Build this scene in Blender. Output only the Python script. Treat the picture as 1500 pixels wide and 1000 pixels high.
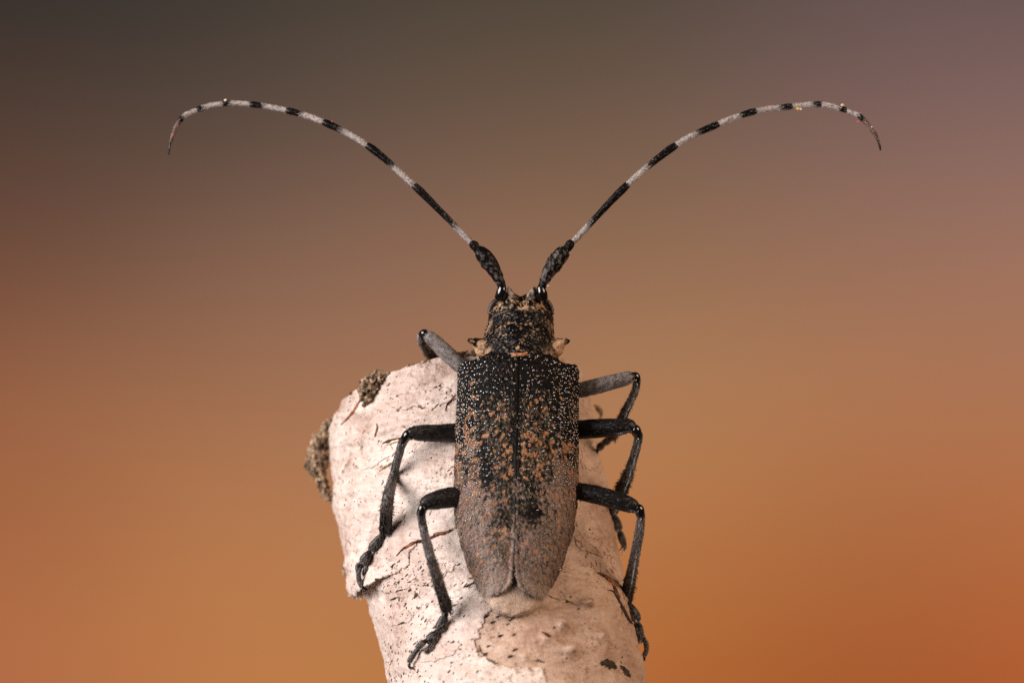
# Longhorn beetle on a birch branch, macro studio shot.   1 Blender unit = 1 cm.
import bpy, math, random
import numpy as np
from mathutils import Vector

rng = np.random.default_rng(7)
random.seed(7)
sc = bpy.context.scene
for o in list(bpy.data.objects):
    bpy.data.objects.remove(o)
sc.unit_settings.scale_length = 0.01

S = 0.0039            # cm per layout unit (the layout unit is one photo pixel at the focal plane)
D = 6400.0            # camera distance in layout units (25 cm)

# ------------------------------------------------------------------ camera
cam = bpy.data.cameras.new('camera')
camo = bpy.data.objects.new('camera', cam)
sc.collection.objects.link(camo)
camo.location = (0, -D * S, 0)
camo.rotation_euler = (math.pi / 2, 0, 0)
cam.sensor_width = 36
cam.lens = 36 * D / 1500.0
cam.clip_start = 0.5
cam.clip_end = 400
cam.dof.use_dof = True
cam.dof.focus_distance = (D + 125) * S
cam.dof.aperture_fstop = 0.30
cam.dof.aperture_blades = 0
sc.camera = camo

# ------------------------------------------------------------------ world + lamps
w = bpy.data.worlds.new('World')
sc.world = w
w.use_nodes = True
w.node_tree.nodes['Background'].inputs[0].default_value = (1.0, 0.80, 0.68, 1)
w.node_tree.nodes['Background'].inputs[1].default_value = 0.03


def lamp(name, loc, target, size, power, col):
    l = bpy.data.lights.new(name, 'AREA')
    l.shape = 'DISK'
    l.size = size
    l.energy = power
    l.color = col
    o = bpy.data.objects.new(name, l)
    sc.collection.objects.link(o)
    o.location = loc
    o.rotation_euler = (Vector(target) - Vector(loc)).to_track_quat('-Z', 'Y').to_euler()
    return o


lamp('flash_softbox_left', (-18, -9.5, 6), (0, 0, -0.8), 17, 9000, (1.0, 0.93, 0.90))
lamp('flash_softbox_right', (17, -8, 8), (0, 0, -0.8), 14, 3500, (1.0, 0.72, 0.52))
lamp('added_backdrop_lamp', (4, 2, -26), (0, 22, 0), 8, 3500, (1.0, 0.93, 0.86))  # added lamp below the frame, gives the card its brightness falloff

sc.view_settings.view_transform = 'Standard'
sc.view_settings.look = 'None'
sc.view_settings.exposure = 0
sc.view_settings.gamma = 1
sc.cycles.max_bounces = 6
sc.cycles.use_denoising = False


# ------------------------------------------------------------------ maths helpers
def P(px, py, d):
    k = (D + d) / D
    return np.array([(px - 750) * k, d, (500 - py) * k], float)


def proj(V):
    k = (D + V[:, 1]) / D
    return np.stack([V[:, 0] / k + 750, 500 - V[:, 2] / k], 1)


def nrm(v):
    v = np.asarray(v, float)
    return v / np.maximum(np.linalg.norm(v, axis=-1, keepdims=True), 1e-9)


def sstep(a, b, x):
    t = np.clip((np.asarray(x, float) - a) / (b - a), 0, 1)
    return t * t * (3 - 2 * t)


def _hash(ix, iy, iz, seed):
    h = (ix * 374761393 + iy * 668265263 + iz * 1440670441 + seed * 974634319) & 0xffffffff
    h = ((h ^ (h >> 13)) * 1274126177) & 0xffffffff
    h = (h ^ (h >> 16)) & 0xffffffff
    h = (h * 2246822519) & 0xffffffff
    return ((h ^ (h >> 15)) & 0xffff) / 32767.5 - 1.0


def vnoise(p, seed=0):
    p = np.asarray(p, float)
    i = np.floor(p).astype(np.int64)
    f = p - i
    f = f * f * f * (f * (f * 6 - 15) + 10)
    r = 0
    for dx in (0, 1):
        for dy in (0, 1):
            for dz in (0, 1):
                wgt = ((f[:, 0] if dx else 1 - f[:, 0]) * (f[:, 1] if dy else 1 - f[:, 1]) * (f[:, 2] if dz else 1 - f[:, 2]))
                r = r + wgt * _hash(i[:, 0] + dx, i[:, 1] + dy, i[:, 2] + dz, seed)
    return r


def fbm(p, o=4, seed=0):
    p = np.asarray(p, float)
    r, a, t = 0, 1.0, 0
    for k in range(o):
        r = r + a * vnoise(p * 2 ** k + 17.3 * k, seed + k)
        t += a
        a *= 0.5
    return r / t * 1.6


def catmull(pts, n):
    pts = np.asarray(pts, float)
    q = np.vstack([2 * pts[0] - pts[1], pts, 2 * pts[-1] - pts[-2]])
    m = len(pts) - 1
    out = []
    for s in np.linspace(0, m - 1e-6, n):
        i = int(s)
        t = s - i
        a, b, c, d = q[i], q[i + 1], q[i + 2], q[i + 3]
        out.append(0.5 * (2 * b + (c - a) * t + (2 * a - 5 * b + 4 * c - d) * t * t + (3 * b - a - 3 * c + d) * t ** 3))
    return np.array(out)


def quad_grid(n, m, wrap=True):
    """faces of an n-row grid with m columns"""
    i = np.arange(n - 1)[:, None]
    j = np.arange(m if wrap else m - 1)[None, :]
    j2 = (j + 1) % m
    return np.stack([i * m + j, (i + 1) * m + j, (i + 1) * m + j2, i * m + j2], -1).reshape(-1, 4)


# ------------------------------------------------------------------ object helpers
BASE = {}


def empty(name, loc_units, parent=None):
    o = bpy.data.objects.new(name, None)
    o.empty_display_size = 0.1
    sc.collection.objects.link(o)
    if parent is None:
        o.location = Vector(np.asarray(loc_units) * S)
        BASE[o.name] = np.asarray(loc_units, float)
    else:
        o.parent = parent
        BASE[o.name] = BASE[parent.name]
    return o


def mk(name, V, F, mat, parent=None, col=None, smooth=True, kind=None, label=None):
    V = np.asarray(V, float)
    base = BASE[parent.name] if parent is not None else np.zeros(3)
    me = bpy.data.meshes.new(name)
    if isinstance(F, list):
        me.from_pydata([tuple(x) for x in (V - base) * S], [], [tuple(int(a) for a in f) for f in F])
    else:
        F = np.asarray(F, np.int32)
        k = F.shape[1]
        me.vertices.add(len(V))
        me.vertices.foreach_set('co', ((V - base) * S).astype(np.float32).ravel())
        me.loops.add(F.size)
        me.loops.foreach_set('vertex_index', F.ravel())
        me.polygons.add(len(F))
        me.polygons.foreach_set('loop_start', np.arange(0, F.size, k, dtype=np.int32))
        me.polygons.foreach_set('loop_total', np.full(len(F), k, np.int32))
        me.update(calc_edges=True)
    me.validate()
    if col is not None:
        at = me.color_attributes.new('Col', 'FLOAT_COLOR', 'POINT')
        c = np.ones((len(V), 4), np.float32)
        c[:, :3] = col
        at.data.foreach_set('color', c.ravel())
    if smooth:
        me.polygons.foreach_set('use_smooth', np.ones(len(me.polygons), bool))
    me.materials.append(mat)
    o = bpy.data.objects.new(name, me)
    sc.collection.objects.link(o)
    if parent is not None:
        o.parent = parent
        BASE[o.name] = BASE[parent.name]
    if kind:
        o['kind'] = kind
    if label:
        o['label'] = label
    return o


def tag(o, label, cat):
    o['label'] = label
    o['category'] = cat


def vnormals(V, F):
    F = np.asarray(F)
    n = np.cross(V[F[:, 1]] - V[F[:, 0]], V[F[:, 2]] - V[F[:, 0]])
    if F.shape[1] == 4:
        n = n + np.cross(V[F[:, 2]] - V[F[:, 0]], V[F[:, 3]] - V[F[:, 0]])
    N = np.zeros_like(V)
    for k in range(F.shape[1]):
        np.add.at(N, F[:, k], n)
    return nrm(N)


def tube(ctrl, n=24, m=14, flat=1.0, ref=(0, -1, 0), cap=True, rough=0.0, seed=0, rscale=40.0):
    """ctrl rows: px, py, d, r.  Returns V, F(quads), s (0..1 per vertex), axis per vertex.  Closed, rounded ends."""
    ctrl = np.asarray(ctrl, float)
    pts = np.array([P(*c[:3]) for c in ctrl])
    data = catmull(np.hstack([pts, ctrl[:, 3:4]]), n)
    C, R = data[:, :3], np.maximum(data[:, 3], 0.15)
    T = nrm(np.gradient(C, axis=0))
    ref = np.asarray(ref, float)
    side = nrm(np.cross(T, ref))
    up = np.cross(side, T)
    s = np.linspace(0, 1, n)
    if cap:                                        # extra rings that close the ends
        def endring(c, t, r, k):
            return c + t * r * k[0], r * k[1]
        pre = [endring(C[0], -T[0], R[0], k) for k in ((0.55, 0.02), (0.5, 0.45), (0.3, 0.8))]
        post = [endring(C[-1], T[-1], R[-1], k) for k in ((0.3, 0.8), (0.5, 0.45), (0.55, 0.02))]
        C = np.vstack([[p[0] for p in pre], C, [p[0] for p in post]])
        R = np.concatenate([[p[1] for p in pre], R, [p[1] for p in post]])
        side = np.vstack([side[:1]] * 3 + [side] + [side[-1:]] * 3)
        up = np.vstack([up[:1]] * 3 + [up] + [up[-1:]] * 3)
        T = np.vstack([T[:1]] * 3 + [T] + [T[-1:]] * 3)
        s = np.concatenate([[0] * 3, s, [1] * 3])
    th = np.linspace(0, 2 * np.pi, m, endpoint=False)
    V = (C[:, None, :] + R[:, None, None] * (np.cos(th)[None, :, None] * side[:, None, :] + flat * np.sin(th)[None, :, None] * up[:, None, :]))
    V = V.reshape(-1, 3)
    if rough:
        Cx = np.repeat(C, m, 0)
        V = V + nrm(V - Cx) * (fbm(V / rscale, 3, seed) * rough)[:, None]
    return V, quad_grid(len(C), m), np.repeat(s, m), np.repeat(T, m, 0)


def ellipsoid(c, ax, r, n=24, m=32, rough=0.0, rs=20.0, seed=0):
    """c centre (world units), ax 3x3 rows axes, r radii"""
    ph = np.linspace(0.001, np.pi - 0.001, n)
    th = np.linspace(0, 2 * np.pi, m, endpoint=False)
    d = np.stack([np.sin(ph)[:, None] * np.cos(th)[None], np.sin(ph)[:, None] * np.sin(th)[None], np.cos(ph)[:, None] * np.ones(m)[None]], -1).reshape(-1, 3)
    V = np.asarray(c) + (d * np.asarray(r)) @ np.asarray(ax)
    if rough:
        V = V + nrm(V - np.asarray(c)) * (fbm(V / rs, 4, seed) * rough)[:, None]
    return V, quad_grid(n, m)


def hair_mesh(pos, nor, dirs, length, width, col, lift=0.25):
    """one thin blade (two triangles, slightly bent) per hair"""
    n = len(pos)
    length = np.broadcast_to(length, n)
    width = np.broadcast_to(width, n)
    d = nrm(dirs - nor * (dirs * nor).sum(1, keepdims=True))
    sd = nrm(np.cross(d, nor))
    lift = np.broadcast_to(lift, n)[:, None]
    b = pos - nor * 0.15
    mid = pos + d * (length * 0.5)[:, None] + nor * (lift * (length * 0.6)[:, None])
    tip = pos + d * length[:, None] + nor * (lift * (length * 0.8)[:, None])
    h = (width * 0.5)[:, None]
    V = np.stack([b - sd * h, b + sd * h, mid + sd * h * 0.8, mid - sd * h * 0.8, tip], 1).reshape(-1, 3)
    k = np.arange(n)[:, None] * 5
    F = np.concatenate([k + np.array([[0, 1, 2]]), k + np.array([[0, 2, 3]]), k + np.array([[3, 2, 4]])], 0)
    return V, F, np.repeat(col, 5, 0)


def scatter(V, F, n):
    F = np.asarray(F)
    a = 0.5 * np.linalg.norm(np.cross(V[F[:, 2]] - V[F[:, 0]], V[F[:, 3]] - V[F[:, 1]]), axis=1)
    f = F[rng.choice(len(F), n, p=a / a.sum())]
    s, t = rng.random((2, n, 1))
    wts = [(1 - s) * (1 - t), s * (1 - t), s * t, (1 - s) * t]
    return f, wts


def interp(arr, f, wts):
    arr = np.asarray(arr)
    if arr.ndim == 1:
        return sum(arr[f[:, k]] * wts[k][:, 0] for k in range(4))
    return sum(arr[f[:, k]] * wts[k] for k in range(4))


# ------------------------------------------------------------------ material helpers
def newmat(name):
    m = bpy.data.materials.new(name)
    m.use_nodes = True
    nt = m.node_tree
    return m, nt, nt.nodes['Principled BSDF']


def N(nt, typ, **kw):
    n = nt.nodes.new(typ)
    for k, v in kw.items():
        if k.startswith('i_'):
            n.inputs[k[2:].replace('_', ' ')].default_value = v
        else:
            setattr(n, k, v)
    return n


def coords(nt, scale=(1, 1, 1)):
    tc = N(nt, 'ShaderNodeTexCoord')
    mp = N(nt, 'ShaderNodeMapping')
    mp.inputs['Scale'].default_value = scale
    nt.links.new(tc.outputs['Object'], mp.inputs[0])
    return mp.outputs[0]


def cuticle(name, rough=0.38, spec=0.5, bump=0.25, bscale=220.0, coat=0.0, vor=0.0, vscale=160.0, mottle=0.35):
    """insect cuticle / pubescence tinted by the mesh's own colour attribute"""
    m, nt, b = newmat(name)
    L = nt.links.new
    at = N(nt, 'ShaderNodeVertexColor', layer_name='Col')
    co = coords(nt)
    nz = N(nt, 'ShaderNodeTexNoise')
    nz.inputs['Scale'].default_value = bscale
    nz.inputs['Detail'].default_value = 4
    L(co, nz.inputs['Vector'])
    rp = N(nt, 'ShaderNodeMapRange')
    rp.inputs['From Min'].default_value = 0.3
    rp.inputs['From Max'].default_value = 0.7
    rp.inputs['To Min'].default_value = 1 - mottle
    rp.inputs['To Max'].default_value = 1 + mottle
    L(nz.outputs['Fac'], rp.inputs['Value'])
    mx = N(nt, 'ShaderNodeVectorMath', operation='SCALE')
    L(at.outputs['Color'], mx.inputs[0])
    L(rp.outputs[0], mx.inputs['Scale'])
    L(mx.outputs[0], b.inputs['Base Color'])
    b.inputs['Roughness'].default_value = rough
    b.inputs['Specular IOR Level'].default_value = spec
    b.inputs['Coat Weight'].default_value = coat
    b.inputs['Coat Roughness'].default_value = 0.12
    bp = N(nt, 'ShaderNodeBump')
    bp.inputs['Strength'].default_value = bump
    bp.inputs['Distance'].default_value = 0.01
    h = nz.outputs['Fac']
    if vor:
        vo = N(nt, 'ShaderNodeTexVoronoi')
        vo.inputs['Scale'].default_value = vscale
        L(co, vo.inputs['Vector'])
        ma = N(nt, 'ShaderNodeMath', operation='MULTIPLY_ADD')
        L(vo.outputs['Distance'], ma.inputs[0])
        ma.inputs[1].default_value = vor
        L(nz.outputs['Fac'], ma.inputs[2])
        h = ma.outputs[0]
    L(h, bp.inputs['Height'])
    L(bp.outputs[0], b.inputs['Normal'])
    return m


def hairmat(name, rough=0.55):
    m, nt, b = newmat(name)
    at = N(nt, 'ShaderNodeVertexColor', layer_name='Col')
    nt.links.new(at.outputs['Color'], b.inputs['Base Color'])
    b.inputs['Roughness'].default_value = rough
    b.inputs['Specular IOR Level'].default_value = 0.35
    return m


def ramp(nt, fac, stops):
    r = N(nt, 'ShaderNodeValToRGB')
    els = r.color_ramp.elements
    while len(els) < len(stops):
        els.new(0.5)
    for e, (p, c) in zip(els, stops):
        e.position = p
        e.color = (*c, 1)
    nt.links.new(fac, r.inputs[0])
    return r.outputs[0]


def bark(name, c_lo, c_hi, c_spot, spot=0.5, rot=(0, 0, 0)):
    """birch bark: blotchy papery colour, fine speckle, dark lenticel dashes, fine bump"""
    m, nt, b = newmat(name)
    L = nt.links.new
    tc = N(nt, 'ShaderNodeTexCoord')
    mp = N(nt, 'ShaderNodeMapping')
    mp.inputs['Rotation'].default_value = rot
    L(tc.outputs['Object'], mp.inputs[0])
    co = mp.outputs[0]
    n1 = N(nt, 'ShaderNodeTexNoise')
    n1.inputs['Scale'].default_value = 2.2
    n1.inputs['Detail'].default_value = 6
    n1.inputs['Roughness'].default_value = 0.62
    L(co, n1.inputs['Vector'])
    c1 = ramp(nt, n1.outputs['Fac'], [(0.33, c_lo), (0.62, c_hi)])
    # fibres: noise stretched around the stem
    mp2 = N(nt, 'ShaderNodeMapping')
    mp2.inputs['Scale'].default_value = (9, 9, 26)
    L(co, mp2.inputs[0])
    n2 = N(nt, 'ShaderNodeTexNoise')
    n2.inputs['Scale'].default_value = 1.0
    n2.inputs['Detail'].default_value = 7
    n2.inputs['Roughness'].default_value = 0.7
    L(mp2.outputs[0], n2.inputs['Vector'])
    c2 = ramp(nt, n2.outputs['Fac'], [(0.34, (0.50, 0.36, 0.29)), (0.56, (1, 1, 1))])
    mx0 = N(nt, 'ShaderNodeMix', data_type='RGBA', blend_type='MULTIPLY')
    mx0.inputs[0].default_value = 0.38
    L(c1, mx0.inputs[6])
    L(c2, mx0.inputs[7])
    # noise patches: mauve-brown and yellowish
    n6 = N(nt, 'ShaderNodeTexNoise')
    n6.inputs['Scale'].default_value = 3.6
    n6.inputs['Detail'].default_value = 8
    n6.inputs['Roughness'].default_value = 0.72
    n6.inputs['Distortion'].default_value = 0.6
    L(co, n6.inputs['Vector'])
    c6 = ramp(nt, n6.outputs['Fac'], [(0.36, (0.60, 0.47, 0.43)), (0.47, (1, 1, 1)), (0.60, (1, 1, 1)), (0.72, (1.0, 0.86, 0.68))])
    mx = N(nt, 'ShaderNodeMix', data_type='RGBA', blend_type='MULTIPLY')
    mx.inputs[0].default_value = 0.7
    L(mx0.outputs[2], mx.inputs[6])
    L(c6, mx.inputs[7])
    # fine speckle
    n3 = N(nt, 'ShaderNodeTexNoise')
    n3.inputs['Scale'].default_value = 34
    n3.inputs['Detail'].default_value = 3
    L(co, n3.inputs['Vector'])
    f3 = ramp(nt, n3.outputs['Fac'], [(0.56, (0, 0, 0)), (0.66, (1, 1, 1))])
    n4 = N(nt, 'ShaderNodeTexNoise')
    n4.inputs['Scale'].default_value = 3.1
    n4.inputs['Detail'].default_value = 2
    L(co, n4.inputs['Vector'])
    f4 = ramp(nt, n4.outputs['Fac'], [(0.42, (0, 0, 0)), (0.66, (1, 1, 1))])
    mm = N(nt, 'ShaderNodeMath', operation='MULTIPLY')
    L(f3, mm.inputs[0])
    L(f4, mm.inputs[1])
    mm2 = N(nt, 'ShaderNodeMath', operation='MULTIPLY')
    L(mm.outputs[0], mm2.inputs[0])
    mm2.inputs[1].default_value = spot
    mx2 = N(nt, 'ShaderNodeMix', data_type='RGBA')
    L(mm2.outputs[0], mx2.inputs[0])
    L(mx.outputs[2], mx2.inputs[6])
    mx2.inputs[7].default_value = (*c_spot, 1)
    L(mx2.outputs[2], b.inputs['Base Color'])
    b.inputs['Roughness'].default_value = 0.40
    b.inputs['Specular IOR Level'].default_value = 0.45
    bp = N(nt, 'ShaderNodeBump')
    bp.inputs['Strength'].default_value = 0.5
    bp.inputs['Distance'].default_value = 0.02
    n5 = N(nt, 'ShaderNodeTexNoise')
    n5.inputs['Scale'].default_value = 30
    n5.inputs['Detail'].default_value = 5
    L(co, n5.inputs['Vector'])
    ad = N(nt, 'ShaderNodeMath', operation='ADD')
    L(n2.outputs['Fac'], ad.inputs[0])
    L(n5.outputs['Fac'], ad.inputs[1])
    L(ad.outputs[0], bp.inputs['Height'])
    L(bp.outputs[0], b.inputs['Normal'])
    return m


def noisy(name, c_lo, c_hi, scale, rough=0.8, bump=0.6, dist=0.03, lo=0.35, hi=0.65):
    m, nt, b = newmat(name)
    L = nt.links.new
    co = coords(nt)
    n1 = N(nt, 'ShaderNodeTexNoise')
    n1.inputs['Scale'].default_value = scale
    n1.inputs['Detail'].default_value = 7
    n1.inputs['Roughness'].default_value = 0.65
    L(co, n1.inputs['Vector'])
    L(ramp(nt, n1.outputs['Fac'], [(lo, c_lo), (hi, c_hi)]), b.inputs['Base Color'])
    b.inputs['Roughness'].default_value = rough
    b.inputs['Specular IOR Level'].default_value = 0.3
    bp = N(nt, 'ShaderNodeBump')
    bp.inputs['Strength'].default_value = bump
    bp.inputs['Distance'].default_value = dist
    L(n1.outputs['Fac'], bp.inputs['Height'])
    L(bp.outputs[0], b.inputs['Normal'])
    return m


M_ELY = cuticle('elytra_cuticle', rough=0.34, spec=0.08, bump=0.5, bscale=150, vor=1.0, vscale=85, mottle=0.3)
M_GRAN = cuticle('granule_gloss', rough=0.15, spec=1.0, bump=0.0, coat=0.8, mottle=0.1)
M_GRAN.node_tree.nodes['Principled BSDF'].inputs['IOR'].default_value = 1.9
M_CUT = cuticle('black_cuticle', rough=0.22, spec=0.10, bump=0.45, bscale=120, vor=0.8, vscale=75, mottle=0.4)
M_LEG = cuticle('leg_cuticle', rough=0.30, spec=0.16, coat=0.18, bump=0.3, bscale=130, mottle=0.4)
M_GLOSS = cuticle('glossy_black', rough=0.12, spec=0.6, bump=0.03, coat=0.6, mottle=0.1)
M_TAN = cuticle('tan_pubescence', rough=0.6, spec=0.25, bump=0.6, bscale=110, mottle=0.35)
M_HAIR = hairmat('setae')
M_WHITE = bark('white_birch_bark', (0.63, 0.485, 0.42), (0.83, 0.715, 0.64), (0.20, 0.10, 0.06), 0.95)
M_INNER = bark('tan_inner_bark', (0.44, 0.29, 0.21), (0.65, 0.47, 0.36), (0.18, 0.08, 0.04), 0.95)
M_CRUST = cuticle('crusty_outer_bark', rough=0.8, spec=0.25, bump=0.9, bscale=45, mottle=0.5)
M_RED = noisy('torn_red_bark', (0.05, 0.012, 0.006), (0.46, 0.17, 0.08), 16, lo=0.42, hi=0.66)
M_LENT = noisy('dark_lenticel', (0.012, 0.008, 0.006), (0.07, 0.045, 0.03), 40, bump=0.3)
M_OLIVE = noisy('olive_lichen', (0.16, 0.11, 0.05), (0.55, 0.45, 0.30), 40, lo=0.42, hi=0.6)
M_EDGE = noisy('weathered_bark_edge', (0.05, 0.035, 0.025), (0.30, 0.22, 0.16), 30)
M_WOOD = noisy('broken_wood', (0.10, 0.07, 0.05), (0.36, 0.27, 0.19), 9, bump=0.8)

# ------------------------------------------------------------------ backdrop (a printed out-of-focus studio card)
CAL = [(0.209, 0.214, 0.581), (0.107, 0.365, 0.355), (0.254, 0.594, 0.143), (0.439, 1.239, 1.371), (0.729, 1.282, 1.568), (1.374, 1.527, 3.722), (0.563, 0.396, 0.914), (0.776, 1.419, 2.63), (1.813, 2.515, 1.436), (1.449, 2.349, 1.555), (1.533, 1.611, 1.3), (1.609, 1.844, 0.982), (1.609, 0.858, 0.376), (0.943, 0.903, 1.437), (0.682, 0.371, 0.897), (1.185, 1.104, 0.329), (0.138, 0.494, 0.661), (0.135, 0.488, 0.522), (0.856, 0.999, 1.879), (2.192, 1.827, 2.121)]  # factors worked into the print colours to cancel uneven lamp light


def make_backdrop():
    m, nt, b = newmat('backdrop_print')
    at = N(nt, 'ShaderNodeVertexColor', layer_name='Col')
    nt.links.new(at.outputs['Color'], b.inputs['Base Color'])
    b.inputs['Roughness'].default_value = 0.95
    b.inputs['Specular IOR Level'].default_value = 0.05
    Y = 22.0 / S
    nx, nz = 300, 240
    X, Z = np.meshgrid(np.linspace(-40, 40, nx), np.linspace(-30, 30, nz))
    V = np.stack([X / S, np.full_like(X, Y), Z / S], -1).reshape(-1, 3)
    # soft colour fields of the print, at their places on the card (cm)
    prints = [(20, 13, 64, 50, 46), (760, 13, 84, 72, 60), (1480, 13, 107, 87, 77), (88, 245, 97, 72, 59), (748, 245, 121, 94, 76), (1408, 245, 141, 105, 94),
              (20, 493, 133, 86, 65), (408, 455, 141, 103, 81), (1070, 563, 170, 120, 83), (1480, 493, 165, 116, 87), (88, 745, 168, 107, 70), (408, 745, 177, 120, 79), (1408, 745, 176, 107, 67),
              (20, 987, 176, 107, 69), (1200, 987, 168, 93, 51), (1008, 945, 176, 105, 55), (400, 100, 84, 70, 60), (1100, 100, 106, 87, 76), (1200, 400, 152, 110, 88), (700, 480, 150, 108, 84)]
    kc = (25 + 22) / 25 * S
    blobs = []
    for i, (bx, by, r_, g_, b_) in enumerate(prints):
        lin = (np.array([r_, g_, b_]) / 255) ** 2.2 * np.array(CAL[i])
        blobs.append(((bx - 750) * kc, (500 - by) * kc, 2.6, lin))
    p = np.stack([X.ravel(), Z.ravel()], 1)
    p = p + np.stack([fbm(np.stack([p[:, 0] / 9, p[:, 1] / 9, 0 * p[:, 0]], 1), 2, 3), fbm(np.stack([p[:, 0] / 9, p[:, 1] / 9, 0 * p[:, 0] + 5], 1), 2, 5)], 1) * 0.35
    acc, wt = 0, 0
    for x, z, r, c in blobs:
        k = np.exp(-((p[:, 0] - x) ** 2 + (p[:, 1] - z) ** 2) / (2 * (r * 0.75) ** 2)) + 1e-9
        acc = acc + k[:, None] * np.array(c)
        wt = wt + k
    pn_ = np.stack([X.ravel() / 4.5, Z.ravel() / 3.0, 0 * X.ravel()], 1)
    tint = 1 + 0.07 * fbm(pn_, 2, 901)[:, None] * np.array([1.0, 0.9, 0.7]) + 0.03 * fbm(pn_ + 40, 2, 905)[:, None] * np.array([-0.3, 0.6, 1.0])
    o = mk('backdrop', V, quad_grid(nz, nx, wrap=False), m, None, col=acc / wt[:, None] * tint)
    o['kind'] = 'structure'
    o['label'] = 'soft brown to orange printed backdrop card'
    return o


make_backdrop()

# ------------------------------------------------------------------ birch branch
TILT = 0.577
EDGE = np.array([(470, 466, 850), (540, 474, 862), (600, 480, 869), (640, 487, 873), (700, 498, 884), (800, 522, 903), (860, 540, 913), (900, 553, 921), (1000, 573, 943),
                 (1200, 612, 984), (1700, 712, 1092)], float)
Q_END = 612.0


def axis_at(q):
    q = np.asarray(q, float)
    l, r = np.interp(q, EDGE[:, 0], EDGE[:, 1]), np.interp(q, EDGE[:, 0], EDGE[:, 2])
    d = (885 - q) * TILT + 225
    k = (D + d) / D
    C = np.stack([((l + r) / 2 - 750) * k, d, (500 - q) * k], -1)
    return C, (r - l) / 2 * k


_a = nrm(axis_at(600.)[0] - axis_at(1000.)[0])
_front = nrm(np.array([0, -1, 0]) - _a * (-_a[1]))
_side = np.cross(_a, _front)            # +x
RIDGES = [([(500, 652), (560, 634), (620, 612), (690, 601)], 6, 3.0), ([(480, 715), (540, 700), (600, 672), (650, 662)], 9, -2.5), ([(600, 560), (650, 552), (700, 555)], 6, 2.2), ([(590, 735), (640, 722), (700, 712)], 6, 2.5),
          ([(780, 815), (850, 830), (900, 862)], 6, 2.5), ([(820, 715), (860, 722), (890, 740)], 6, 2.5), ([(560, 905), (620, 892), (690, 880)], 6, 2.0), ([(570, 985), (640, 965), (700, 950)], 7, 2.5)]
BUMPS = [(858, 884, 13, 12), (826, 914, 14, 12), (880, 932, 12, 11), (840, 950, 15, 8), (800, 935, 12, 5), (770, 960, 10, 4), (800, 850, 16, 3), (905, 885, 14, 4), (640, 560, 26, -4), (560, 620, 30, 4), (600, 690, 30, -4), (520, 720, 24, 3)]


def surf(q, th, off=0.0):
    """point on the bark: axis position q, angle th (90 deg faces the camera)"""
    C, R = axis_at(q)
    dr = _side * np.cos(th)[..., None] + _front * np.sin(th)[..., None]
    p0 = C + R[..., None] * dr
    flat = p0.reshape(-1, 3)
    n = fbm(flat / 150, 3, 11) * 6 + fbm(flat / np.array([45, 45, 16]), 3, 21) * 2.4 + fbm(flat / np.array([14, 14, 6]), 3, 31) * 0.9
    pq = proj(flat)
    fr = (np.sin(th).reshape(-1) > 0)
    for bx, by, br, bh in BUMPS:
        n = n + fr * bh * np.exp(-((pq[:, 0] - bx) ** 2 + ((pq[:, 1] - by) * 1.25) ** 2) / (2 * (br * 0.5) ** 2))
    for path, rw, rh in RIDGES:
        yy = np.interp(pq[:, 0], [p_[0] for p_ in path], [p_[1] for p_ in path])
        inside = sstep(path[0][0] - 12, path[0][0] + 12, pq[:, 0]) * sstep(path[-1][0] + 12, path[-1][0] - 12, pq[:, 0])
        n = n + fr * inside * rh * np.exp(-((pq[:, 1] - yy) / rw) ** 2)
    n = n.reshape(th.shape)
    return C + (R + n + off)[..., None] * dr, dr


branch = empty('birch_branch', P(760, 1400, 0))
tag(branch, 'pale birch branch stub with peeling white bark carrying the beetle', 'branch')

NT, NQ = 420, 460
ths = np.linspace(0, 2 * np.pi, NT, endpoint=False)
qs = np.linspace(1700, Q_END, NQ) if False else np.concatenate([np.linspace(1700, 1060, 50), np.linspace(1057, Q_END, NQ - 50)])
Q, TH = np.meshgrid(qs, ths, indexing='ij')
# uneven broken end: rows near the top are shortened differently around the stem
endv = fbm(np.stack([np.cos(ths) * 2.2, np.sin(ths) * 2.2, 0 * ths], 1), 4, 41) * 11 + fbm(np.stack([np.cos(ths) * 9, np.sin(ths) * 9, 0 * ths], 1), 2, 43) * 2.5
topw = sstep(900, Q_END, Q) ** 2
Qe = Q + endv[None, :] * topw
BV, BD = surf(Qe, TH)
BVf = BV.reshape(-1, 3)
BF = quad_grid(NQ, NT)
mk('bark', BVf, BF, M_INNER, branch)
BPX = proj(BVf)
BN = BD.reshape(-1, 3)
BFRONT = (BN[:, 1] < 0.12)

# broken end face
rings, endc = [], axis_at(Q_END)[0]
rim = BV[-1]
for k, f in enumerate((1.0, 0.97, 0.9, 0.75, 0.55, 0.35, 0.15, 0.01)):
    r = endc + (rim - endc) * f
    if k:
        r = r - _a * (6 + 8 * fbm(r / 18, 3, 51))[:, None]
    rings.append(r)
mk('broken_end', np.array(rings).reshape(-1, 3), quad_grid(len(rings), NT), M_WOOD, branch)


SURF_P, SURF_V, SURF_N = [BPX[BFRONT]], [BVf[BFRONT]], [BN[BFRONT]]


def on_bark(px, py, off=0.0):
    """outermost camera-facing bark point (any layer) at a photo position"""
    best = None
    for pp, vv, nn in zip(SURF_P, SURF_V, SURF_N):
        d2 = (pp[:, 0] - px) ** 2 + (pp[:, 1] - py) ** 2
        i = int(np.argmin(d2))
        if best is None or (d2[i] < 9 and (vv[i, 1] < best[0][1] or best[2] > 9)):
            best = (vv[i] + nn[i] * off, nn[i], d2[i])
    return best[0], best[1]


def bark_d(px, py, off=0.0):
    """depth that puts (px,py) just above the bark"""
    p, n = on_bark(px, py)
    return p[1] - off


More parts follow.
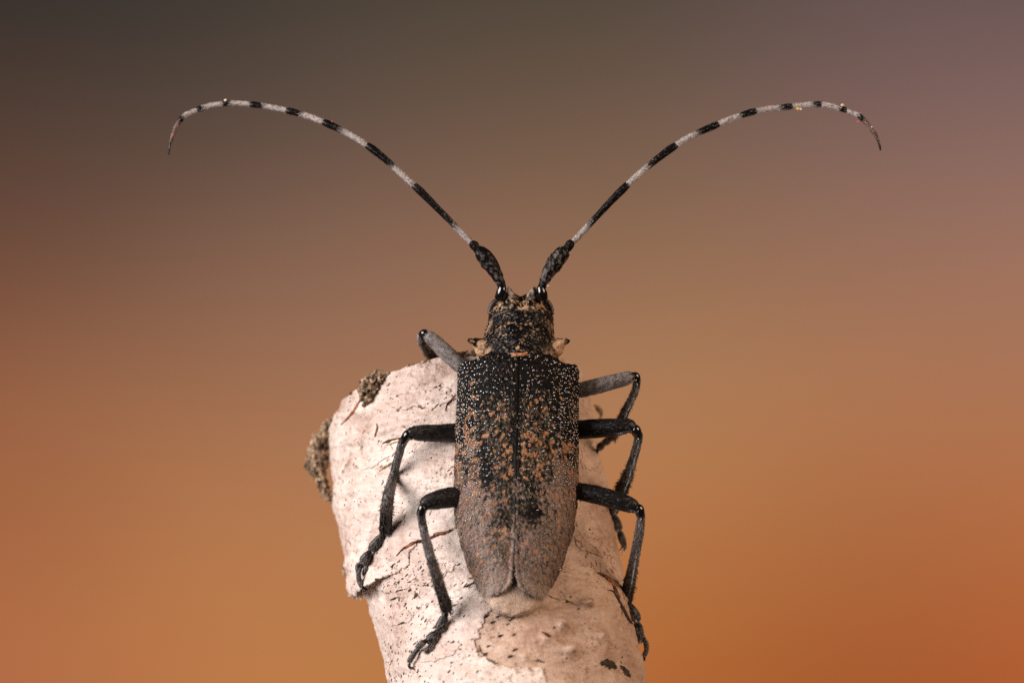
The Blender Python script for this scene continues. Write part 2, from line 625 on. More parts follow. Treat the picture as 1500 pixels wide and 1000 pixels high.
# peeling bark layers, thick little shells that follow the stem
def sheet(name, keep, off, q0, q1, th0, th1, mat, thick, nq, nth, label=None, seed=0, lip=0.0):
    qq, tt = np.meshgrid(np.linspace(q1, q0, nq), np.linspace(th0, th1, nth), indexing='ij')
    qe = qq + np.interp(tt.ravel() % (2 * np.pi), ths, endv, period=2 * np.pi).reshape(tt.shape) * sstep(900, Q_END, qq) ** 2
    o = off(qe, tt)
    V, dr = surf(qe, tt, 0)
    base = V.reshape(-1, 3)
    px = proj(base)
    kp = keep(px[:, 0], px[:, 1], qe.ravel(), tt.ravel(), base)
    Vt = base + (dr * o[..., None]).reshape(-1, 3)
    F = quad_grid(nq, nth, wrap=False)
    F = F[kp[F].all(1)]
    # drop unused vertices
    used = np.unique(F)
    mp = -np.ones(len(Vt), int)
    mp[used] = np.arange(len(used))
    F = mp[F]
    drf = dr.reshape(-1, 3)[used]
    Vt = Vt[used]
    Vb = Vt - drf * thick
    fr_ = drf[:, 1] < 0.12
    SURF_P.append(proj(Vt)[fr_])
    SURF_V.append(Vt[fr_])
    SURF_N.append(drf[fr_])
    n = len(Vt)
    e = np.concatenate([F[:, [0, 1]], F[:, [1, 2]], F[:, [2, 3]], F[:, [3, 0]]])
    key = np.sort(e, 1)
    _, inv, cnt = np.unique(key[:, 0] * (n + 1) + key[:, 1], return_inverse=True, return_counts=True)
    be = e[cnt[inv] == 1]
    wall = np.stack([be[:, 1], be[:, 0], be[:, 0] + n, be[:, 1] + n], 1)
    return mk(name, np.vstack([Vt, Vb]), np.vstack([F, F[:, ::-1] + n, wall]), mat, branch, label=label)


EDGE1 = np.array([(440, 872), (512, 872), (530, 864), (546, 869), (556, 858), (568, 846), (597, 832), (604, 822), (602, 812), (612, 797), (634, 786), (662, 778), (700, 766), (765, 748), (800, 735)], float)


def keep1(x, y, q, t, b):
    j = fbm(b / 14, 3, 61) * 4.5 + fbm(b / 4, 2, 63) * 1.5
    front = np.sin(t) > -0.05
    k = (y + j < np.interp(x, EDGE1[:, 0], EDGE1[:, 1])) & (x < 768 + 5 * j)
    return np.where(front, k, y + j < 868) & (q > Q_END - 30)


def off1(q, t):
    left = sstep(-0.70, -0.985, np.cos(t)) * np.where(np.sin(t) < 0, sstep(-0.9, -0.2, np.sin(t)), 1)
    return 4.0 + left * np.interp(q, [600, 640, 700, 800, 872], [0, 2, 10, 19, 27])


def off2(q, t):
    return np.full(q.shape, 1.8)


EDGE2 = np.array([(800, 765), (870, 745), (885, 728), (897, 718), (910, 711), (920, 705), (930, 699), (944, 701), (956, 706), (966, 716), (971, 727), (977, 745), (974, 776), (967, 783), (972, 798), (980, 801), (1010, 802), (1060, 806), (1400, 870)], float)


def keep2(x, y, q, t, b):
    j = fbm(b / 30, 2, 75) * 7 + fbm(b / 12, 3, 71) * 5 + fbm(b / 4, 2, 73) * 2.0
    front = np.sin(t) > -0.05
    return np.where(front, x + j < np.interp(y, EDGE2[:, 0], EDGE2[:, 1]), True)


sheet('bark_sheet', keep1, off1, Q_END, 985, 1.30, 4.3, M_WHITE, 2.6, 230, 330, label='upper white papery bark layer peeling at its lower left corner')
sheet('bark_sheet', keep2, off2, 760, 1500, 1.15, 4.3, M_WHITE, 1.5, 330, 330, label='lower white bark layer with ragged right edge')


def flake(cx, cy, rx, ry, rot, lift, mat, seed):
    pp = BPX.copy()
    i = int(np.argmin((pp[:, 0] - cx) ** 2 + (pp[:, 1] - cy) ** 2 + np.where(BFRONT, 0, 1e6)))
    q0, t0 = Qe.ravel()[i], TH.ravel()[i]
    R_ = 195.0
    dq, dt = ry * 1.9 + 25, (rx * 1.6 + 18) / R_ / max(math.sin(t0), 0.45)
    cr, sr = math.cos(rot), math.sin(rot)

    def keep(x, y, q, t, b):
        a_, b_ = (x - cx) * cr + (y - cy) * sr, -(x - cx) * sr + (y - cy) * cr
        return (a_ / rx) ** 2 + (b_ / ry) ** 2 + 0.55 * fbm(b / 13, 3, seed) + 0.2 * fbm(b / 4, 2, seed + 1) < 1.0

    def off(q, t):
        return (4.9 if mat is M_WHITE and cy < 800 else 2.6 if mat is M_WHITE else 0.9) + lift * sstep(q0 - ry, q0 + ry, q)
    sheet('bark_flake', keep, off, q0 - dq, q0 + dq, t0 - dt, t0 + dt, mat, 1.1, 110, 120)


flake(628, 842, 44, 11, -0.35, 0.6, M_WHITE, 161)
flake(566, 770, 40, 13, -0.45, 0.6, M_WHITE, 163)
flake(620, 586, 52, 15, -0.20, 0.8, M_WHITE, 165)
flake(548, 668, 34, 15, -0.40, 0.4, M_WHITE, 167)
flake(640, 955, 40, 12, -0.25, 0.5, M_WHITE, 169)
flake(868, 800, 34, 11, 0.35, 0.6, M_INNER, 171)
flake(832, 872, 44, 9, 0.25, 0.4, M_INNER, 173)
flake(590, 905, 20, 9, -0.4, 0.4, M_WHITE, 175)
flake(866, 668, 14, 22, 0.2, 0.3, M_INNER, 177)


# dark crusty old bark clinging to the broken edge
def crust(ctrl, seed, rough, n=70, m=60, flat=1.0, label=None):
    V, F, s_, ax = tube(ctrl, n=n, m=m, flat=flat)
    N_ = vnormals(V, F)
    ridg = 1 - np.abs(fbm(V / np.array([7, 9, 13]), 3, seed + 3))
    h = fbm(V / 16, 3, seed) * rough + (ridg ** 2 - 0.6) * rough * 0.8 + fbm(V / 3.0, 3, seed + 9) * 1.6
    pit = sstep(0.25, 0.6, fbm(V / 6, 2, seed + 12))
    V = V + N_ * (h - pit * 3.5)[:, None]
    t1, t2, t3 = fbm(V / 9, 3, seed + 15), fbm(V / 4, 3, seed + 18), fbm(V / 2.0, 2, seed + 21)
    c = np.array([0.10, 0.075, 0.05]) + sstep(-0.3, 0.4, t1)[:, None] * np.array([0.13, 0.105, 0.075])
    c = c + sstep(0.1, 0.5, t2)[:, None] * np.array([0.16, 0.14, 0.11]) - sstep(0.0, -0.5, t2)[:, None] * np.array([0.06, 0.05, 0.036])
    c = c + sstep(0.45, 0.7, t3)[:, None] * np.array([0.30, 0.26, 0.22])
    c = c * (1 - 0.5 * pit[:, None])
    mk('bark_crust', V, F, M_CRUST, branch, col=np.clip(c * np.array([1.08, 0.90, 0.78]), 0.008, 0.8), label=label)


def rimp(x, y, dx, dy, back, r):
    return (x, y, bark_d(x + dx, y + dy, 0) + back, r)


crust([(497, 612, 350, 4), (484, 628, 352, 11), (474, 645, 352, 16), (466, 666, 352, 17), (464, 688, 350, 14), (471, 708, 348, 10), (481, 726, 346, 7), (489, 740, 345, 3)], 101, 5.5, n=90, m=70, label='thick crusty old bark on the left edge')
crust([(458, 650, 352, 4), (455, 664, 352, 7), (453, 680, 350, 5), (460, 698, 350, 3)], 131, 3, n=40, m=40)
crust([rimp(571, 547, 4, 16, 8, 2), rimp(560, 551, 4, 16, 4, 7), rimp(549, 556, 6, 16, 4, 11), rimp(539, 565, 8, 14, 4, 13), rimp(533, 578, 8, 12, 4, 9), rimp(527, 587, 8, 12, 6, 2)], 113, 4.2, n=70, m=50, label='crusty brown bark knob on the upper rim')
crust([rimp(556, 566, 4, 6, 2, 2), rimp(546, 578, 4, 6, 1, 6), rimp(538, 588, 4, 6, 2, 5), rimp(531, 594, 4, 6, 3, 1.5)], 117, 2.5, n=44, m=36)
crust([rimp(716, 517, 0, 14, 10, 2), rimp(702, 516, 0, 14, 8, 5), rimp(688, 517, 0, 14, 8, 5), rimp(672, 520, 0, 14, 8, 3), rimp(660, 523, 0, 12, 8, 1.2)], 141, 2.0, n=40, m=26)
crust([rimp(640, 526, 0, 12, 6, 1.0), rimp(622, 530, 0, 12, 6, 2.2), rimp(604, 535, 0, 12, 6, 2.0), rimp(590, 540, 0, 12, 6, 1.0)], 143, 1.4, n=50, m=16)
crust([(507, 818, 348, 2), (505, 828, 346, 4), (506, 840, 346, 4), (509, 848, 346, 2)], 125, 1.5, n=30, m=24)
crust([(872, 594, 352, 2), (877, 600, 350, 4), (880, 607, 350, 3.5), (880, 613, 352, 1.5)], 127, 1.5, n=30, m=24)


# torn reddish strips, splits and lenticels that lie on the bark
def strip(name, pts, mat, lift=5.0, n=26, seed=0, label=None):
    """pts rows: px, py, half width; a thin raised lens-shaped strip following the bark"""
    c = catmull(np.array(pts, float), n)
    rows = []
    for i in range(n):
        t = c[min(i + 1, n - 1), :2] - c[max(i - 1, 0), :2]
        t = t / (np.linalg.norm(t) + 1e-9)
        nn = np.array([-t[1], t[0]])
        hw = max(c[i, 2] * (1 + 0.18 * math.sin(i * 0.9 + seed) + 0.10 * math.sin(i * 2.3 + 2 * seed)), 0.3)
        r = []
        for k, f in enumerate((-1, -0.5, 0, 0.5, 1)):
            q = c[i, :2] + nn * hw * f
            p, nr_ = on_bark(q[0], q[1])
            pp = P(q[0], q[1], p[1])
            r.append(pp + nr_ * (lift + (0.8 if abs(f) < 0.9 else -1.5)))
        rows.append(r)
    mk(name, np.array(rows).reshape(-1, 3), quad_grid(n, 5, wrap=False), mat, branch, label=label)


strip('bark_split', [(581, 814, 0.6), (590, 804, 1.5), (600, 798, 3.2), (611, 793, 2.6), (622, 790, 0.8)], M_RED, 0.7, seed=1, label='dark red curved split in the white bark')
strip('bark_split', [(622, 790, 0.8), (634, 786, 2.2), (646, 781, 2.8), (656, 778, 1.8), (664, 776, 0.5)], M_RED, 0.7, seed=2)
strip('bark_split', [(549, 640, 0.4), (551, 634, 1.6), (553, 626, 1.3), (552, 621, 0.3)], M_RED, 0.7, seed=3)
strip('bark_split', [(652, 602, 0.4), (655, 592, 1.0), (662, 584, 0.9), (668, 577, 0.4)], M_RED, 0.7, seed=4)
strip('bark_split', [(874, 838, 0.6), (884, 842, 3.0), (895, 851, 3.6), (903, 866, 2.0), (908, 876, 0.6)], M_RED, 0.7, seed=5)
strip('bark_split', [(890, 864, 0.5), (898, 866, 1.3), (905, 876, 1.6), (912, 890, 2.4), (920, 905, 2.6), (926, 914, 0.8)], M_LENT, 0.7, seed=6)
strip('bark_split', [(560, 650, 0.5), (570, 645, 2.0), (583, 642, 1.4), (590, 641, 0.4)], M_RED, 0.7, seed=8)
strip('bark_scar', [(880, 972, 3), (886, 970, 6.5), (893, 972, 7.5), (900, 976, 5.5), (903, 979, 1.0)], M_LENT, 0.7, seed=7, label='black oval scar near the lower right edge')
strip('bark_scar', [(908, 974, 1.0), (914, 979, 4.0), (919, 988, 6.0), (922, 995, 1.0)], M_LENT, 0.7, seed=9)
strip('bark_split', [(500, 622, 0.6), (510, 612, 2.0), (518, 602, 2.2), (524, 592, 1.8), (530, 584, 0.6)], M_RED, 0.7, seed=12)
strip('lichen_streak', [(556, 689, 0.6), (566, 683, 2.2), (577, 676, 1.6), (585, 670, 0.5)], M_OLIVE, 0.6, seed=14)
strip('lichen_streak', [(566, 652, 0.5), (578, 648, 1.8), (590, 645, 0.5)], M_OLIVE, 0.6, seed=15)
strip('bark_split', [(794, 925, 0.6), (801, 929, 3.0), (807, 932, 1.0)], M_RED, 0.7, seed=13)


def lenticels(name, n, region, lift, mat, size=(1.5, 4.5), lean=-0.55, dens=None, seed=0):
    r = np.random.default_rng(seed)
    Vs, Fs = [], []
    k = 0
    while k < n:
        x, y = r.uniform(region[0], region[1]), r.uniform(region[2], region[3])
        if dens is not None and r.random() > dens(x, y):
            continue
        p, nr_ = on_bark(x, y)
        pq = proj(p[None])[0]
        if abs(pq[0] - x) > 2 or abs(pq[1] - y) > 2:
            k += 1
            continue
        L_ = r.uniform(*size) * (1 if r.random() < 0.8 else 1.7)
        W_ = L_ * r.uniform(0.28, 0.55)
        t = nrm(np.cross(nr_, _a) + _a * r.normal(-lean * -1, 0.25))
        t = nrm(t - nr_ * (t @ nr_))
        s_ = np.cross(nr_, t)
        ang = np.linspace(0, 2 * np.pi, 9, endpoint=False)
        jit = r.uniform(0.65, 1.25, 9)
        c0 = P(x, y, p[1]) + nr_ * lift
        ring = [c0 + t * L_ * math.cos(a) * j + s_ * W_ * math.sin(a) * j - nr_ * 0.9 for a, j in zip(ang, jit)]
        b0 = len(Vs)
        Vs += ring + [c0 + nr_ * 0.5]
        Fs += [(b0 + i, b0 + (i + 1) % 9, b0 + 9) for i in range(9)]
        k += 1
    mk(name, np.array(Vs), np.array(Fs), mat, branch, kind='stuff')


lenticels('lenticels', 300, (490, 660, 560, 870), 0.5, M_LENT, (0.9, 2.4), seed=1)
lenticels('lenticels', 380, (560, 700, 820, 1000), 0.5, M_LENT, (1.0, 3.4), dens=lambda x, y: 1.0 if x < 640 else 0.5, seed=2)
lenticels('lenticels', 200, (700, 930, 700, 1000), 0.5, M_LENT, (0.8, 2.4), seed=3)
lenticels('lenticels', 90, (480, 680, 540, 700), 0.5, M_RED, (1.0, 3.0), seed=4)
lenticels('lenticels', 70, (700, 930, 600, 990), 0.5, M_RED, (1.0, 3.0), seed=5)
for k_, pts in enumerate(([(702, 944, 0.4), (704, 952, 1.4), (708, 958, 0.5)], [(712, 964, 0.4), (719, 967, 2.2), (727, 971, 0.5)], [(783, 967, 0.5), (790, 967, 1.8), (797, 970, 0.5)])):
    strip('bark_split', pts, M_EDGE, 0.7, n=14, seed=40 + k_)
# the cluster of black dots under the beetle's tail
for (x, y, s_) in ((713, 902, 4), (729, 903, 3), (722, 911, 4), (748, 908, 3), (744, 914, 2.5), (733, 931, 4), (753, 929, 2.5), (755, 951, 3.5), (748, 961, 4.5), (711, 957, 3.5), (716, 946, 3)):
    strip('bark_scar', [(x - s_, y + 1.5, 0.4), (x - 1, y, s_ * 0.6), (x + s_, y - 1.5, 0.4)], M_LENT, 0.7, n=7, seed=int(x))
for (x, y, a_) in ((686, 857, 8), (692, 854, 6), (586, 864, 4), (578, 876, 6), (589, 912, 4), (666, 886, 4), (600, 852, 3)):
    strip('bark_scar', [(x - a_, y + a_ * .4, 0.4), (x, y, a_ * 0.28), (x + a_, y - a_ * .35, 0.4)], M_LENT, 0.7, n=7, seed=int(x))

# ------------------------------------------------------------------ the beetle
beetle = empty('longhorn_beetle', P(757, 800, 60))
tag(beetle, 'black and brown longhorn beetle with long banded antennae on birch branch', 'beetle')

BLACK = np.array([0.0045, 0.004, 0.004])
ORANGE = np.array([0.41, 0.20, 0.10])
CREAM = np.array([0.62, 0.40, 0.24])
MAUVE = np.array([0.215, 0.152, 0.127])
OLIVE = np.array([0.085, 0.066, 0.045])
GREY = np.array([0.23, 0.20, 0.19])
WHITE = np.array([0.45, 0.40, 0.385])

O = P(760, 526, 88)
T = P(752, 885, -46)
bf = nrm(O - T)                                        # forward
bn = nrm(np.array([0, -1, 0]) - bf * (-bf[1]))         # dorsal
br = np.cross(bf, bn)                                  # right
LEN = 334 / abs(bf[2])


def B(u, v, w_):
    return O + np.multiply.outer(u, bf) + np.multiply.outer(v, br) + np.multiply.outer(w_, bn)


W_T = np.array([(0, 84), (0.012, 88), (0.035, 91), (0.10, 91.5), (0.35, 92), (0.53, 92), (0.67, 87.5), (0.75, 80), (0.845, 70), (0.90, 62), (0.945, 54), (0.975, 49.5), (0.99, 47), (1.0, 44)])
G_T = np.array([(0, 0.35), (0.82, 0.4), (0.9, 1.8), (0.945, 3.5), (0.965, 6), (0.98, 10), (0.992, 17), (1.0, 27)])
H_T = np.array([(0, -10), (0.015, -4), (0.05, 0), (0.2, 5), (0.5, 9), (0.7, 7), (0.85, -2), (0.95, -14), (1.0, -22)])
Z_T = np.array([(0, 70), (0.2, 84), (0.6, 84), (0.8, 68), (1.0, 42)])


def smooth_interp(a, T_):
    x = np.linspace(0, 1, 400)
    y = np.interp(x, T_[:, 0], T_[:, 1])
    return np.interp(a, x, y)


def ely_pt(a, xi, side):
    W_ = smooth_interp(a, W_T)
    g = smooth_interp(a, G_T)
    v = g + (W_ - g) * np.sin(xi * np.pi / 2)
    Wb = np.maximum(W_, 52)
    rel = np.clip(v / Wb, 0, 1)
    pw = 2.35
    drop = 1 - np.clip(1 - rel ** pw, 0, 1) ** (1 / pw)
    w_ = smooth_interp(a, H_T) - smooth_interp(a, Z_T) * drop
    # raised rim along the suture and along the outer edge
    w_ = w_ + 1.5 * np.exp(-((v - g - 1.8) / 1.8) ** 2) * sstep(0.3, 0.75, a) - 0.9 * np.exp(-((v - g - 6.5) / 3.0) ** 2) * sstep(0.2, 0.6, a)
    w_ = w_ - 3.5 * np.exp(-((v - 60) / 9) ** 2) * sstep(0.03, 0.1, a) * (1 - sstep(0.12, 0.3, a))
    return v * side, w_


def ely_u(a, v, w_):
    k = 1 - sstep(0, 0.16, a)
    drop = smooth_interp(a, H_T) - w_
    return -a * LEN + k * (drop * 0.33 + 13 * (1 - sstep(42, 74, np.abs(v))))


def ely_tone(a, v, seed):
    """natural colour pattern of the wing cases: returns colour, hair weights"""
    n = len(a)
    q = 526 + a * 334
    p = np.stack([v / 4.8, q / 4.8, np.full(n, seed * 3.7)], 1)
    n1 = fbm(p, 4, 200)
    n2 = fbm(p * 1.9 + 31, 2, 210)
    n3 = fbm(p * 0.22 + 7, 3, 220)
    av = np.abs(v)
    dens = np.interp(q, [526, 560, 585, 610, 625, 650, 690, 715, 750, 800, 860], [-1.1, -.80, -.62, -.70, -.53, -.30, -.33, -.55, -.62, -.52, -.48])
    dens = dens + 0.07 * sstep(55, 80, av) * sstep(620, 660, q) * (1 - sstep(690, 730, q)) - 0.12 * sstep(30, 12, av) * sstep(640, 560, q) - 0.10 * sstep(42, 25, av) * sstep(760, 700, q)
    orange = sstep(-0.02, 0.14, n1 + dens + 0.22 * n3)
    edge = sstep(84, 90, av) * sstep(640, 680, q)
    orange = np.maximum(orange, 0.35 * edge * sstep(-0.3, 0.2, n2))
    mauve = np.maximum(sstep(645, 725, q + 55 * n3) * sstep(26, 66, av + 16 * n2), sstep(715, 865, q + 70 * n3))
    mauve = mauve * (0.30 + 0.70 * sstep(-0.4, 0.3, n2))
    olive = 0.75 * sstep(0.05, 0.35, n2) * sstep(560, 620, q) * (1 - sstep(35, 70, av) * (1 - sstep(640, 700, q))) * 0.9
    # naked black spots
    s1 = np.exp(-(((v + 43) / 11) ** 2 + ((q - 690) / 30) ** 2) * 1.1)
    s2 = np.exp(-(((v - 28) / 13) ** 2 + ((q - 750) / 11) ** 2) * 1.1)
    s3 = np.exp(-(((v + 20) / 9) ** 2 + ((q - 745) / 9) ** 2))
    bare = np.clip(1 - 1.7 * np.maximum(np.maximum(s1, s2), s3 * 0.5), 0, 1)
    sut = sstep(5, 9, av)
    orange, mauve, olive = orange * bare * sut, mauve * bare, olive * bare * sut
    c = BLACK + olive[:, None] * (OLIVE * 0.45 - BLACK)
    c = c + mauve[:, None] * (MAUVE * 0.75 - c)
    c = c + (orange * 0.85)[:, None] * (ORANGE * (0.8 + 0.2 * mauve[:, None]) - c)
    return c, orange, mauve, olive


def make_elytron(side, seed):
    na, nb = 250, 96
    a = np.concatenate([np.linspace(0, 0.06, 20, endpoint=False), np.linspace(0.06, 0.93, 185, endpoint=False), np.linspace(0.93, 1, na - 205)])
    xi = np.linspace(0, 1, nb)
    A, X = np.meshgrid(a, xi, indexing='ij')
    A, X = A.ravel(), X.ravel()
    v, w_ = ely_pt(A, X, side)
    V = B(ely_u(A, v, w_), v, w_)
    F = quad_grid(na, nb, wrap=False)
    if side > 0:
        F = F[:, ::-1]
    Nn = vnormals(V, F)
    if (Nn @ bn).mean() < 0:
        F = F[:, ::-1]
        Nn = -Nn
    disp = fbm(V / 5.0, 2, 300 + seed) * 0.9 + fbm(V / 22.0, 2, 310 + seed) * 0.9
    V = V + Nn * (disp * sstep(0.0, 0.04, X))[:, None]
    c, og, mv, ol = ely_tone(A, v, seed)
    rimk = np.exp(-((np.abs(v) - smooth_interp(A, G_T) - 1.4) / 1.9) ** 2) * sstep(0.25, 0.8, A)
    c = c + rimk[:, None] * 0.9 * (np.array([0.05, 0.05, 0.052]) + sstep(0.7, 0.95, A)[:, None] * np.array([0.15, 0.14, 0.14]) - c)
    tipk = sstep(0.88, 0.99, A + 0.02 * fbm(V / 8, 2, 350))
    c = c + (tipk * 0.75)[:, None] * (np.array([0.34, 0.265, 0.22]) - c)
    # inner wall so that the shell has thickness
    n = len(V)
    Vb = V - Nn * 3.0
    be = np.concatenate([np.stack([np.arange(nb - 1), np.arange(1, nb)], 1),
                         np.stack([np.arange(na - 1) * nb, np.arange(1, na) * nb], 1),
                         np.stack([np.arange(na - 1) * nb + nb - 1, np.arange(1, na) * nb + nb - 1], 1),
                         np.stack([(na - 1) * nb + np.arange(nb - 1), (na - 1) * nb + np.arange(1, nb)], 1)])
    wall = np.stack([be[:, 0], be[:, 1], be[:, 1] + n, be[:, 0] + n], 1)
    el = mk('elytron', np.vstack([V, Vb]), np.vstack([F, F[:, ::-1] + n, wall]), M_ELY, beetle, col=np.vstack([c, c * 0.4]),
            label=('left' if side < 0 else 'right') + ' wing case, black grainy front fading to brown hairy rear')
    # shiny granules
    rows = []
    u = 8.0
    while u < LEN * 0.93:
        k = 3.0
        while k < 118:
            rows.append((u + rng.normal(0, 1.5), k + rng.normal(0, 1.4)))
            k += 6.0
        u += 5.7
    rows = np.array(rows)
    rows[:, 1] += np.repeat(np.arange(len(rows) // 20 + 1), 20)[:len(rows)] % 2 * 3.0
    ga = np.clip(rows[:, 0] / LEN, 0.004, 0.99)
    gx = np.clip(rows[:, 1] / 116, 0.02, 0.985)
    gv, gw = ely_pt(ga, gx, side)
    gc, go, gm, gl = ely_tone(ga, gv, seed)
    gq = 526 + ga * 334
    avv = np.abs(gv)
    prob = np.interp(gq, [526, 600, 690, 740, 860], [1, 1, 0.85, 0.35, 0.12]) * np.interp(avv, [0, 30, 52, 62, 92], [0.35, 0.4, 0.55, 1, 1])
    prob = np.where(gq < 585, np.maximum(prob, 0.5), prob)
    kp = (rng.random(len(ga)) < prob) & (gx < 0.93)
    ga, gx, gv, gw, gq, avv = ga[kp], gx[kp], gv[kp], gw[kp], gq[kp], avv[kp]
    idx = np.clip(np.round(np.interp(ga, a, np.arange(na))), 0, na - 1).astype(int) * nb + np.clip(np.round(gx * (nb - 1)), 0, nb - 1).astype(int)
    c0, n0 = V[idx], Nn[idx]
    rad = (1.25 + 1.15 * rng.random(len(c0)) ** 0.8) * np.interp(gq, [526, 700, 860], [1, 1, 0.7]) * np.interp(avv, [0, 40, 65, 84, 92], [0.8, 0.8, 1.0, 0.95, 0.6])
    fl_ = rng.uniform(0.55, 1.1, len(c0))
    n0 = nrm(n0 - bf * 0.25 + rng.normal(0, 0.12, n0.shape))
    t0 = nrm(np.cross(n0, br))
    s0 = np.cross(n0, t0)
    Vs, m = [], 8
    ang = np.linspace(0, 2 * np.pi, m, endpoint=False)
    for hh, rr in ((-0.25, 1.05), (0.42, 0.88), (0.78, 0.52)):
        Vs.append(c0[:, None] + rad[:, None, None] * (rr * (np.cos(ang)[None, :, None] * t0[:, None] * 1.1 + np.sin(ang)[None, :, None] * s0[:, None]) + hh * fl_[:, None, None] * n0[:, None]))
    Vs.append((c0 + n0 * (rad * 0.92 * fl_)[:, None])[:, None])
    Vg = np.concatenate(Vs, 1)
    per = 3 * m + 1
    fl = []
    for r_ in range(2):
        for j in range(m):
            j2 = (j + 1) % m
            fl += [(r_ * m + j, r_ * m + j2, (r_ + 1) * m + j2), (r_ * m + j, (r_ + 1) * m + j2, (r_ + 1) * m + j)]
    for j in range(m):
        fl.append((2 * m + j, 2 * m + (j + 1) % m, 3 * m))
    fl = np.array(fl)
    Fg = (np.arange(len(c0))[:, None, None] * per + fl[None]).reshape(-1, 3)
    mk('granules', Vg.reshape(-1, 3), Fg, M_GRAN, el, col=np.tile(np.array([[0.012, 0.011, 0.011]]), (len(c0) * per, 1)), kind='stuff')
    # flat-lying hairs that make the orange, mauve and olive markings
    f, wt = scatter(V, F, 52000)
    pos, nor = interp(V, f, wt), nrm(interp(Nn, f, wt))
    og_, mv_, ol_, a_ = (interp(k_, f, wt) for k_ in (og, mv, ol, A))
    r1 = rng.random(len(pos))
    is_o = r1 < og_ * 0.9
    is_m = (~is_o) & (rng.random(len(pos)) < mv_ * 0.75)
    is_l = (~is_o) & (~is_m) & (rng.random(len(pos)) < ol_ * 0.35)
    few = (~is_o) & (~is_m) & (~is_l) & (rng.random(len(pos)) < 0.013)
    kk = is_o | is_m | is_l | few
    col = np.where(is_o[:, None], ORANGE * 1.05, np.where(is_m[:, None], MAUVE * 1.2, np.where(is_l[:, None], OLIVE * 1.2, CREAM * 0.5)))
    col = col * rng.uniform(0.6, 1.4, (len(pos), 1)) * (1 + 0.08 * rng.normal(size=(len(pos), 3)))
    mixm = (is_m & (rng.random(len(pos)) < 0.13))
    col[mixm] = ORANGE * rng.uniform(0.6, 1.1, (mixm.sum(), 1))
    tp = sstep(0.88, 0.99, a_)[:, None] * 0.8
    col = col * (1 - tp) + tp * np.array([0.40, 0.305, 0.25]) * rng.uniform(0.7, 1.25, (len(pos), 1))
    sw = fbm(pos / 12, 2, 330)
    dirs = -bf + br * (sw * 0.9)[:, None] + rng.normal(0, 0.25, pos.shape)
    Vh, Fh, Ch = hair_mesh(pos[kk], nor[kk], dirs[kk], rng.uniform(3.0, 6.5, kk.sum()), rng.uniform(0.7, 1.3, kk.sum()), np.clip(col[kk], 0, 1), 0.22)
    mk('pubescence', Vh, Fh, M_HAIR, el, col=Ch, smooth=False, kind='stuff')


make_elytron(-1, 1)
make_elytron(1, 2)


# body below the wing cases: thorax and abdomen as one loft
def make_body():
    n, m = 40, 40
    a = np.linspace(-0.06, 1.0, n)
    th = np.linspace(0, 2 * np.pi, m, endpoint=False)
    W_ = np.interp(a, [-0.06, 0, 0.05, 0.5, 0.8, 0.95, 1.0], [40, 70, 82, 84, 64, 36, 20])
    up = np.interp(a, [-0.06, 0, 0.1, 0.6, 0.85, 1.0], [20, 34, 42, 44, 32, 16])
    dn = np.interp(a, [-0.06, 0, 0.3, 0.7, 1.0], [24, 36, 44, 38, 10])
    zc = np.interp(a, [-0.06, 0, 0.5, 0.8, 1.0], [-62, -62, -54, -48, -50])
    A = np.repeat(a, m)
    c, s_ = np.tile(np.cos(th), n), np.tile(np.sin(th), n)
    V = B(-A * LEN, np.repeat(W_, m) * c, np.repeat(zc, m) + np.where(s_ > 0, np.repeat(up, m), np.repeat(dn, m)) * s_)
    mk('abdomen', V, quad_grid(n, m), M_CUT, beetle, col=np.tile(BLACK * 1.5, (len(V), 1)))


make_body()


